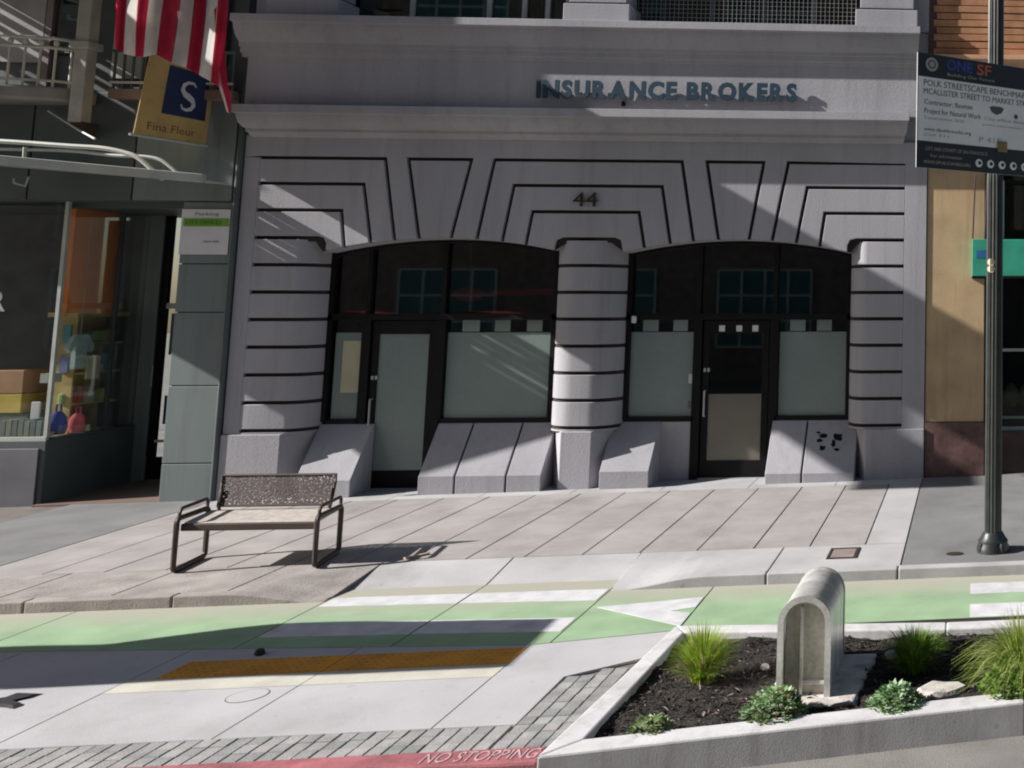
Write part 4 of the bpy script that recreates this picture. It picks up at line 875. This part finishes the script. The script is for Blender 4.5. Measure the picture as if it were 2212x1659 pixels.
disc(.16, vh+hb*.55, .07, M_GRY); disc(.16, vh+hb*.55, .045, M_INK, w=.0052); disc(.16, vh+hb*.55, .03, M_GRY, w=.007)
tl('ONE', .33, vh+hb*.42, .105, .30, M_BLU, .02); tl('SF', .69, vh+hb*.40, .11, .17, M_ORG, .02); tl('Building Our Future', .34, vh+hb*.16, .03, .56, M_GRY)
ph = vh-fb_
tl('POLK STREETSCAPE BENCHMARK', .07, vh-ph*.14, .062, 1.28, M_INK); tl('MCALLISTER STREET TO MARKET STREET', .07, vh-ph*.27, .058, 1.34, M_INK)
tl('Contractor: Bauman', .08, vh-ph*.43, .05, .56, M_INK); tl('Project for Natural Work', .08, vh-ph*.57, .052, .66, M_INK); tl('Construction 2020', .08, vh-ph*.66, .03, .46, M_GRY)
tl('www.sfpublicworks.org', .08, vh-ph*.84, .034, .54, M_INK); tl('Call 311', .08, vh-ph*.92, .025, .28, M_GRY); tl('City office desk', .78, vh-ph*.57, .035, .5, M_GRY); tl('public information line', .76, vh-ph*.66, .022, .6, M_GRY); tl('P 415', .72, vh-ph*.93, .055, .26, M_GRY)
MB().prism([(-.09, .03), (-.06, -.02), (0, -.045), (.06, -.02), (.09, .03), (.05, .045), (-.05, .045)], lambda p: onb(.93+p[0], vh-ph*.40+p[1], .0035), lambda p: onb(.93+p[0], vh-ph*.40+p[1], .005)).build('emblem', M_INK, sg)
disc(1.17, vh-ph*.46, .025, M_INK)
tl('CITY AND COUNTY OF SAN FRANCISCO', .10, fb_*.66, .035, .72, M_GRY); tl('For information:', .16, fb_*.42, .03, .36, M_GRY); tl('WWW.SFPUBLICWORKS.ORG', .08, fb_*.17, .032, .54, M_GRY)
for i, u in enumerate((.72, .86, 1.0, 1.14, 1.28)): disc(u, fb_*.35, .042, M_SWH); disc(u+.008, fb_*.36, .02, M_SBL, w=.0052)
for v in (.22, .9): MB().tube([Vector((PX, PY, ob.z+HB*v)) + Vector((.092*math.cos(a), .092*math.sin(a), 0)) for a in [i*math.pi/8 for i in range(16)]], .012, 6, closed=True).build('strap', M_STEELP, sg)
c = at(2157, 320, PY); bq((Vector((PX, PY, 0))-Vector((ob.x, ob.y, 0))).dot(ud)-.05, (Vector((PX, PY, 0))-Vector((ob.x, ob.y, 0))).dot(ud)+.06, fb_-.04, fb_+.07, .003, .02, 'clamp', M_WOOD)

# ================================================================== BENCH
bx0, bx1, byf, byb = -7.76, -6.45, -3.67, -3.08
zB = gz(-7.1, -3.4)
bench = thing('park_bench', 'dark metal bench with perforated back and tube end frames on the pavement', 'bench', (-7.1, -3.4, zB))
def rl(pts, r=.024, n=5):   # rounded corners
    out = []
    m = len(pts)
    for i in range(m):
        p = Vector(pts[i]); a = Vector(pts[i-1]); b = Vector(pts[(i+1) % m])
        da = (a-p).normalized()*min(.05, (a-p).length/2.1); db = (b-p).normalized()*min(.05, (b-p).length/2.1)
        for k in range(n+1):
            t = k/n; out.append((p+da)*(1-t)**2 + p*2*t*(1-t) + (p+db)*t*t)
    return out
zS = .575
for X in (bx0, bx1):
    za, zb_ = gz(X, byf), gz(X, byb)
    zt_f, zt_b = zB + .50, zB + .50
    fr = MB().tube(rl([(X, byf, za+.024), (X, byb, zb_+.024), (X, byb, zt_b), (X, byf, zt_f)]), .026, 8, closed=True).build('end_frame', M_BRONZE, bench, smooth=True)
    MB().tube(rl([(X, byf+.03, zt_f-.01), (X, byb-.03, zt_b-.01), (X, byb-.02, zt_b+.10), (X, byf+.05, zt_f+.09)]), .017, 8, closed=True).build('armrest', M_BRONZE, bench, smooth=True)
sx0, sx1 = bx0+.02, bx1-.02
M_SEAT = mat('seat_metal', (0.50, 0.45, 0.41), .6, metal=.0, var=.18, scale=14, fine=160, bump=.6)
MB().hexa([(sx0, byf+.05, zB+.42), (sx1, byf+.05, zB+.43), (sx1, byb+.02, zB+.455), (sx0, byb+.02, zB+.445)], [(sx0, byf+.05, zB+.45), (sx1, byf+.05, zB+.46), (sx1, byb+.02, zB+.485), (sx0, byb+.02, zB+.475)]).build('seat', M_SEAT, bench, bevel=0.012)
MB().box(sx0, sx1, byf+.03, byf+.062, zB+.375, zB+.447).build('front_rail', M_BRONZE, bench, bevel=0.012)
pm_ = mat('perforated_metal', (0.06, 0.042, 0.038), .5, metal=.2, var=.3, scale=30, fine=90, bump=.5)
n = pm_.node_tree.nodes; l = pm_.node_tree.links; b = n['Principled BSDF']
vo = n.new('ShaderNodeTexVoronoi'); vo.inputs['Scale'].default_value = 46; gg = n.new('ShaderNodeNewGeometry'); l.new(gg.outputs['Position'], vo.inputs['Vector'])
lt = n.new('ShaderNodeMath'); lt.operation = 'LESS_THAN'; lt.inputs[1].default_value = .30; l.new(vo.outputs['Distance'], lt.inputs[0])
tr = n.new('ShaderNodeBsdfTransparent'); mx = n.new('ShaderNodeMixShader'); l.new(lt.outputs[0], mx.inputs[0]); l.new(b.outputs[0], mx.inputs[1]); l.new(tr.outputs[0], mx.inputs[2]); l.new(mx.outputs[0], n['Material Output'].inputs[0])
kx0, kx1 = -7.67, -6.54
bk_ = MB()
prof = [(byb-.02, zB+.52), (byb+.01, zB+.62), (byb+.04, zB+.74), (byb+.06, zB+.815)]
bk_.v = [(x, y, z) for (y, z) in prof for x in (kx0, kx1)]; bk_.f = [[2*i, 2*i+1, 2*i+3, 2*i+2] for i in range(3)]
bk_.build('backrest', pm_, bench, smooth='all')
rim = [(kx0, prof[0][0], prof[0][1]), (kx1, prof[0][0], prof[0][1]), (kx1, prof[2][0], prof[2][1]), (kx1, prof[3][0], prof[3][1]), (kx0, prof[3][0], prof[3][1]), (kx0, prof[2][0], prof[2][1])]
MB().tube(rim, .013, 8, closed=True).build('back_frame', M_BRONZE, bench, smooth=True)
for X in (kx0+.02, kx1-.02): MB().tube([(X, byb+.0, zB+.44), (X, byb-.02, zB+.5), (X, byb+.02, zB+.68)], .018, 8).build('back_post', M_BRONZE, bench, smooth=True)

for ch_ in bench.children:      # the bench stands slightly askew
    for v_ in ch_.data.vertices: v_.co.x -= 0.105*(v_.co.y - 3.4 - byf)/(byb - byf)
# ================================================================== PLANTER
Ztop = -0.055
PO = [(-2.60, -8.06), (0.36, -7.60), (4.0, -7.04), (4.0, -5.92), (-0.2, -5.90), (-2.42, -5.70)]
PI = [(-2.40, -7.835), (0.36, -7.395), (4.0, -6.84), (4.0, -6.10), (-0.2, -6.07), (-2.31, -5.88)]
pl = thing('planter', 'white concrete kerbed planter bed filled with dark mulch', 'planter', (-0.9, -6.9, 0))
kb = MB(); n_ = 6
for i in range(n_):
    j = (i+1) % n_
    A, B_, C_, D_ = PO[i], PO[j], PI[j], PI[i]
    q = MB().hexa([(p[0], p[1], gz(p[0], p[1], -.42)) for p in (A, B_, C_, D_)], [(p[0], p[1], gz(p[0], p[1], Ztop)) for p in (A, B_, C_, D_)]).build('kerb', M_PCURB, pl, bevel=0.014)
def mz(X, Y):
    from mathutils import noise
    return gz(X, Y, -0.115) + .035*noise.noise(Vector((X*3.2, Y*3.2, 1))) + .022*noise.noise(Vector((X*11, Y*11, 4)))
mu = MB(); NX, NY = 120, 60
def pin(i, j):
    s_ = i/NX; t = j/NY; X = -2.42 + s_*(6.44); 
    yf = -7.835 + (X+2.40)*(.44/2.76) - .02 if X < .36 else -7.395 + (X-.36)*(.555/3.64) - .02
    yb = -5.88 - (X+2.31)*(.19/2.11) + .02 if X < -.2 else -6.07 - (X+.2)*.007 + .02
    xl = -2.42 + .09*t; Xe = max(X, xl) if i else xl
    return Xe, yf+(yb-yf)*t
for i in range(NX+1):
    for j in range(NY+1):
        X, Y = pin(i, j); mu.v.append((X, Y, mz(X, Y)))
mu.f = [[i*(NY+1)+j, (i+1)*(NY+1)+j, (i+1)*(NY+1)+j+1, i*(NY+1)+j+1] for i in range(NX) for j in range(NY)]
mu.build('mulch', M_MULCH, pl, smooth='all')
chip = MB(); cm = [mat('chip_%d' % i, c, .9, var=.3, scale=20, bump=.3) for i, c in enumerate([(0.030, 0.023, 0.020), (0.085, 0.066, 0.058), (0.22, 0.18, 0.165)])]
ch = [MB(), MB(), MB()]
for i in range(5200):
    X, Y = pin(random.uniform(0, NX*.62), random.uniform(1, NY-1)); z = mz(X, Y)+random.uniform(.0, .012)
    a = random.uniform(0, 6.3); Lc = random.uniform(.012, .038); w_ = random.uniform(.004, .011); tz = random.uniform(-.45, .45)
    u = Vector((math.cos(a), math.sin(a), tz))*Lc; v = Vector((-math.sin(a), math.cos(a), random.uniform(-.5, .5)))*w_
    c = Vector((X, Y, z)); top_ = Vector((0, 0, .004))
    ch[random.choices((0, 1, 2), (6, 3, .7))[0]].add([c-u, c-v+top_, c+u, c+v+top_], [(0, 1, 2, 3)])
for q, m in zip(ch, cm): q.build('bark_chips', m, pl, kind='stuff')
# steel arch
hx0, hx1, hy0, HL = -1.325, -0.975, -7.25, .84
hz = mz(-1.15, -7.2)-.02
ar = thing('steel_arch_cover', 'weathered steel arch shaped cover with recessed front panel in the planter', 'cover', ((hx0+hx1)/2, hy0+HL/2, hz))
def archp(r, n=16): # outline (x, z) from left foot over to right foot
    cx_ = (hx0+hx1)/2; w = (hx1-hx0)/2; zc_ = hz+.70-w
    return [(cx_-r, hz-.05)] + [(cx_-r*math.cos(i*math.pi/n), zc_+r*math.sin(i*math.pi/n)) for i in range(n+1)] + [(cx_+r, hz-.05)]
w_ = (hx1-hx0)/2
def shell(name, ro, ri, y0, y1, m):
    A = archp(ro); I = archp(ri); n = len(A); mb = MB()
    mb.v = [(x, y0, z) for x, z in A] + [(x, y1, z) for x, z in A] + [(x, y0, z) for x, z in I] + [(x, y1, z) for x, z in I]
    for i in range(n-1): mb.f += [[i, i+1, n+i+1, n+i], [2*n+i, 3*n+i, 3*n+i+1, 2*n+i+1], [i, 2*n+i, 2*n+i+1, i+1], [n+i, n+i+1, 3*n+i+1, 3*n+i]]
    mb.f += [[0, n, 3*n, 2*n], [n-1, 3*n-1, 4*n-1, 2*n-1][::1]]
    return mb.build(name, m, ar, smooth=True)
shell('shell', w_, w_-.012, hy0+.02, hy0+HL-.02, M_STEEL); shell('front_rim', w_+.008, w_-.034, hy0, hy0+.04, M_STEEL); shell('rear_rim', w_+.006, w_-.03, hy0+HL-.03, hy0+HL, M_STEEL)
cxh = (hx0+hx1)/2; zch = hz+.70-w_
PNL = mat('brushed_panel', (0.46, 0.44, 0.375), .45, metal=.3, var=.28, scale=5, fine=30, bump=.1, streak=.2, grime=.6)
MB().front(archp(w_-.036), hy0+.075, hy0+.085).build('inner_panel', PNL, ar)
MB().box(cxh-.035, cxh-.015, hy0+.05, hy0+.0745, hz-.04, zch+.10).build('centre_rib', M_STEEL, ar, bevel=.004)
MB().box(cxh-.014, cxh+w_-.037, hy0+.05, hy0+.0745, hz+.10, hz+.125).build('cross_rib', M_STEEL, ar, bevel=.004)
MB().box(hx0+.03, hx1-.03, hy0+.30, hy0+.33, hz-.05, hz+.04).build('cross_bar', M_STEEL, ar)
cp = MB().hexa([(-1.42, -7.35, mz(-1.4, -7.3)-.1), (-.72, -7.35, mz(-.72, -7.3)-.1), (-.70, -6.42, mz(-.7, -6.5)-.1), (-1.40, -6.42, mz(-1.4, -6.5)-.1)],
               [(-1.40, -7.33, hz+.025), (-.80, -7.33, hz+.03), (-.72, -6.44, hz+.065), (-1.38, -6.44, hz+.06)]).build('concrete_pad', M_STONE, None, bevel=.012); tag(cp, 'rough concrete pad half buried in mulch under the steel arch cover', 'concrete pad')
def rock(name, X, Y, rx, ry, rz, lab, seed, m=M_STONE):
    rn = random.Random(seed); bm = bmesh.new(); bmesh.ops.create_icosphere(bm, subdivisions=2, radius=1)
    for v in bm.verts: v.co *= rn.uniform(.85, 1.12); v.co.z = max(-.5, min(.55, v.co.z)); v.co.x *= rx; v.co.y *= ry; v.co.z *= rz
    me = bpy.data.meshes.new(name); bm.to_mesh(me); bm.free(); me.materials.append(m); o = bpy.data.objects.new(name, me); COL.objects.link(o); o.location = (X, Y, mz(X, Y)+rz*.3); o.rotation_euler = (0, 0, rn.uniform(-.3, .3)); return tag(o, lab, 'stone')
P_ = G(2032, 1493, -.1); rock('flat_stone', P_.x, P_.y, .17, .13, .06, 'broad flat pale stone in the mulch beside the arching grass', 3)
P_ = G(1790, 1520, -.1); rock('flat_stone', P_.x, P_.y, .15, .05, .035, 'thin pale stone lying before the right foot of the steel arch', 4)
P_ = G(1655, 1505, -.1); rock('pebble', P_.x, P_.y, .05, .06, .05, 'whitish pebble at the left foot of the steel arch', 5)
P_ = G(1652, 1440, -.1); rock('pebble', P_.x, P_.y, .035, .04, .03, 'small white pebble in mulch left of the steel arch', 6)
P_ = G(1925, 1418, -.1); rock('pebble', P_.x, P_.y, .05, .05, .05, 'yellowish pebble beside the short grass tuft near the lane', 7)
# grasses and low plants
def grass(name, X, Y, nb, hh, spread, droop, cols, label, seed, cat='grass'):
    rn = random.Random(seed); z0 = mz(X, Y)-.01; root = thing(name, label, cat, (X, Y, z0))
    for ci, c in enumerate(cols):
        mb = MB()
        for i in range(nb//len(cols)):
            a = rn.uniform(0, 6.283); r0 = rn.uniform(0, .075); Lb = hh*rn.choice((.45, .7, .85, 1.0, 1.05))*rn.uniform(.8, 1.1); sp = spread*rn.uniform(.15, 1.0); wd = rn.uniform(.003, .006); tw = rn.uniform(-.6, .6)
            dx, dy = math.cos(a), math.sin(a); px_, py_ = -math.sin(a+tw), math.cos(a+tw); k = len(mb.v); NS = 5
            for s_ in range(NS+1):
                t = s_/NS; rr = r0 + sp*t**1.6; zz_ = Lb*(t - droop*t*t*t*(sp/spread)); w2 = wd*(1-t*.9)
                mb.v += [(X+dx*rr-px_*w2, Y+dy*rr-py_*w2, z0+zz_), (X+dx*rr+px_*w2, Y+dy*rr+py_*w2, z0+zz_)]
            mb.f += [[k+2*s_, k+2*s_+1, k+2*s_+3, k+2*s_+2] for s_ in range(NS)]
        o = mb.build('blades', leafm(c), root, smooth='all', kind='stuff')
    return root
def leafm(c):
    key = 'leaf_%.3f_%.3f_%.3f' % c
    if key in MATS: return MATS[key]
    m = mat(key, c, .55, var=.25, scale=12, bump=0, spec=.35); n = m.node_tree.nodes; l = m.node_tree.links; b = n['Principled BSDF']
    tl_ = n.new('ShaderNodeBsdfTranslucent'); mx = n.new('ShaderNodeMixShader'); mx.inputs[0].default_value = .35; rp = [x for x in n if x.type == 'VALTORGB'][0]
    l.new(rp.outputs[0], tl_.inputs[0]); l.new(b.outputs[0], mx.inputs[1]); l.new(tl_.outputs[0], mx.inputs[2]); l.new(mx.outputs[0], n['Material Output'].inputs[0]); return m
GC = [(0.34, 0.52, 0.03), (0.46, 0.58, 0.09), (0.13, 0.26, 0.02), (0.30, 0.46, 0.04), (0.42, 0.36, 0.17)]
P_ = G(1518, 1468, -.1); grass('grass_tuft', P_.x, P_.y, 1700, .42, .26, .40, GC, 'bright green upright grass tuft left of the steel arch', 11)
P_ = G(1975, 1446, -.1); grass('grass_tuft', P_.x, P_.y, 1400, .36, .26, .40, [(0.18, 0.36, 0.03), (0.32, 0.46, 0.08), (0.08, 0.16, 0.02)], 'darker short grass tuft right of the steel arch', 12)
P_ = G(2205, 1478, -.1); grass('arching_grass', P_.x+.02, P_.y, 1500, .62, .50, .75, [(0.34, 0.44, 0.08), (0.48, 0.54, 0.17), (0.14, 0.22, 0.03)], 'large arching grass clump spilling over the planter', 13)
def leafy(X, Y, r, hh, n_, cols, label, seed):
    rn = random.Random(seed); z0 = mz(X, Y)-.01; root = thing('leafy_plant', label, 'plant', (X, Y, z0))
    st = MB()
    mbs = [MB() for _ in cols]
    for i in range(n_):
        a = rn.uniform(0, 6.283); q = math.sqrt(rn.random()); x = X+r*q*math.cos(a); y = Y+r*q*math.sin(a); z = z0 + hh*(1-.75*q*q)*rn.uniform(.55, 1.05)
        if i % 5 == 0: st.tube([(X+(x-X)*.2, Y+(y-Y)*.2, z0-.02), (X+(x-X)*.7, Y+(y-Y)*.7, z0+(z-z0)*.6), (x, y, z)], .004, 4, r2=.002)
        for k in range(4):
            b_ = a + rn.uniform(-1.6, 1.6); Ll = rn.uniform(.03, .06)*(1 if rn.random() < .8 else .6); el = rn.uniform(-.1, .9)
            u = Vector((math.cos(b_)*math.cos(el), math.sin(b_)*math.cos(el), math.sin(el)))*Ll; v = Vector((-math.sin(b_), math.cos(b_), rn.uniform(-.3, .3)))*Ll*.26
            c = Vector((x, y, z)); mbs[rn.choices(range(len(cols)), [4, 4, 2, 1][:len(cols)])[0]].add([c, c+u*.5+v, c+u, c+u*.5-v], [(0, 1, 2, 3)])
    st.build('stems', leafm((0.10, 0.12, 0.04)), root)
    for m, c in zip(mbs, cols): m.build('leaves', leafm(c), root, kind='stuff')
LC = [(0.24, 0.42, 0.16), (0.50, 0.64, 0.42), (0.09, 0.19, 0.05), (0.28, 0.10, 0.03)]
for (px, py, r, hh, n_, lab, sd_, cols) in [(1405, 1588, .125, .12, 130, 'smallest pale green leafy plant at the planter corner', 21, [(0.28, 0.38, 0.16), (0.45, 0.52, 0.32), (0.12, 0.2, 0.06)]), (1672, 1552, .19, .20, 330, 'bushy green plant with reddish lower leaves before the steel arch', 22, LC),
     (1935, 1532, .18, .17, 290, 'low green leafy plant between the steel arch and flat stone', 23, LC[:3]), (2185, 1498, .22, .24, 380, 'tall green leafy plant under the arching grass', 24, [(0.20, 0.36, 0.06), (0.34, 0.48, 0.14), (0.09, 0.2, 0.03)])]:
    P_ = G(px, py, -.1); leafy(P_.x, P_.y, r, hh, n_, cols, lab, sd_)
# ================================================================== SMALL THINGS ON THE GROUND
ub = thing('utility_box_lid', 'small brown metal utility lid set in pale pavement near the kerb', 'utility lid', (-1.29, -3.84, gz(-1.29, -3.84)))
sheet('lid', rect(-1.40, -1.17, -4.0, -3.68), .006, mat('brown_lid', (0.27, 0.22, 0.20), .7, var=.2), .03, ub, .003)
for r_ in (rect(-1.435, -1.405, -4.04, -3.64), rect(-1.165, -1.135, -4.04, -3.64), rect(-1.404, -1.166, -3.675, -3.64), rect(-1.404, -1.166, -4.04, -4.005)): sheet('rim', r_, .009, M_BRONZE, .03, ub, .003)
P_ = G(2062, 1197); sv = thing('valve_cap', 'small dark valve plate in the grey pavement near the lamp post', 'valve plate', (P_.x, P_.y, P_.z)); sheet('plate', [(P_.x+.085*math.cos(i*math.pi/8), P_.y+.06*math.sin(i*math.pi/8)) for i in range(16)], .008, M_BRONZE, .03, sv)
P_ = G(535, 1503, -.1); mh = thing('access_cover', 'faint round cover in the pale boarding island', 'cover', (P_.x, P_.y, P_.z))
sheet('ring', [(P_.x+.13*math.cos(i*math.pi/12), P_.y+.13*math.sin(i*math.pi/12)) for i in range(24)], -.0985, M_BED, .02, mh); sheet('lid', [(P_.x+.122*math.cos(i*math.pi/12), P_.y+.122*math.sin(i*math.pi/12)) for i in range(24)], -.0975, M_CONC, .02, mh)
def debris(name, poly, dz, th, lab):
    pts = [G(x, y, -.1) for x, y in poly]; c = sum(pts, Vector())/len(pts); mb = MB(); n = len(pts)
    mb.v = [(p.x, p.y, gz(p.x, p.y, -.098)) for p in pts] + [(c.x+(p.x-c.x)*.75, c.y+(p.y-c.y)*.75, gz(p.x, p.y, -.098)+th) for p in pts] + [(c.x, c.y, gz(c.x, c.y, -.098)+th*1.2)]
    mb.f = [[i, (i+1) % n, n+(i+1) % n, n+i] for i in range(n)] + [[n+i, n+(i+1) % n, 2*n] for i in range(n)]
    tag(mb.build(name, mat('black_shape', (0.012, 0.010, 0.014), .8), None), lab, 'debris')
debris('black_shape', [(-60, 1500), (-20, 1512), (10, 1508), (40, 1497), (94, 1499), (70, 1508), (38, 1515), (22, 1521), (52, 1524), (30, 1532), (12, 1529), (-10, 1527), (-50, 1535)], 0, .012, 'flat black shape on pale concrete at the island')  # low black outline with a slightly raised middle
debris('black_scrap', [(548, 1414), (556, 1409), (570, 1407), (574, 1411), (566, 1417), (552, 1418)], 0, .03, 'small dark scrap at the edge of the yellow strip')
P_ = G(900, 1203, 0); st_ = MB()
st_.hexa([(P_.x-.09, P_.y-.08, gz(P_.x-.09, P_.y-.08, .001)), (P_.x-.06, P_.y-.09, gz(P_.x-.06, P_.y-.09, .001)), (P_.x+.09, P_.y+.08, gz(P_.x+.09, P_.y+.08, .001)), (P_.x+.06, P_.y+.09, gz(P_.x+.06, P_.y+.09, .001))], [(P_.x-.09, P_.y-.08, gz(P_.x-.09, P_.y-.08, .02)), (P_.x-.06, P_.y-.09, gz(P_.x-.06, P_.y-.09, .02)), (P_.x+.09, P_.y+.08, gz(P_.x+.09, P_.y+.08, .02)), (P_.x+.06, P_.y+.09, gz(P_.x+.06, P_.y+.09, .02))])
tag(st_.build('paper_scrap', mat('salmon_card', (0.55, 0.38, 0.28), .8), None), 'pinkish scrap of card on pavement near the bench shadow', 'scrap')
# ================================================================== THINGS BESIDE AND BEHIND THE CAMERA
sh_ = thing('transit_shelter', 'transit shelter with wavy roof on the boarding island', 'shelter', (-10.5, -6.3, gz(-10.5, -6.3, -.1)))
hS = 2.55; zS_ = gz(-10, -6.4, -.1)
mb = MB(); NX_ = 30
for i in range(NX_+1):
    X = -13.2 + i*(13.2-7.86)/NX_; wv = .07*math.sin(X*2.4)*(1 if X < -9.6 else max(0, (-8.6-X)))
    for Y, up in ((-7.25, 0), ((-6.12+.16*min(1, (-8.1-X)/2.3)) - .36*max(0, min(1, (-10.4-X)/.9)), 0)): mb.v += [(X, Y, zS_+hS+wv), (X, Y, zS_+hS+wv+.06)]
for i in range(NX_):
    a = i*4; b = a+4; mb.f += [[a, b, b+2, a+2], [a+1, a+3, b+3, b+1], [a, a+1, b+1, b], [a+2, b+2, b+3, a+3]]
mb.f += [[0, 2, 3, 1], [NX_*4, NX_*4+1, NX_*4+3, NX_*4+2]]
mb.build('roof', mat('red_roof', (0.45, 0.05, 0.05), .5), sh_, smooth=True)
for X in (-12.9, -11.0): MB().box(X-.04, X+.04, -6.42, -6.34, zS_-.15, zS_+hS).build('post', M_BRONZE, sh_)
# street front opposite, mirrored in the window glass
op = thing('opposite_building', 'brick building with gridded windows across the street', 'building', (-6, -27, -.5))
MB().box(-40, 30, -30, -27.0, -1.2, 22).build('wall', mat('far_brick', (0.30, 0.22, 0.19), .9, var=.2), op)
for i in range(10):
    for j in range(5):
        x0 = -34+i*6.0; z0 = 1.0+j*4.1
        w = MB().box(x0, x0+3.6, -27.0, -26.97, z0, z0+3.0).build('window', mat('far_window', (0.10, 0.20, 0.20), .25), op)
        gm_ = MB()
        for q in range(5): gm_.box(x0+q*.9-.04, x0+q*.9+.04, -26.97, -26.9, z0, z0+3.0)
        for q in range(4): gm_.box(x0, x0+3.6, -26.965, -26.91, z0+q-.04, z0+q+.04)
        gm_.build('window_frame', mat('far_frame', (0.62, 0.66, 0.62), .6), w)
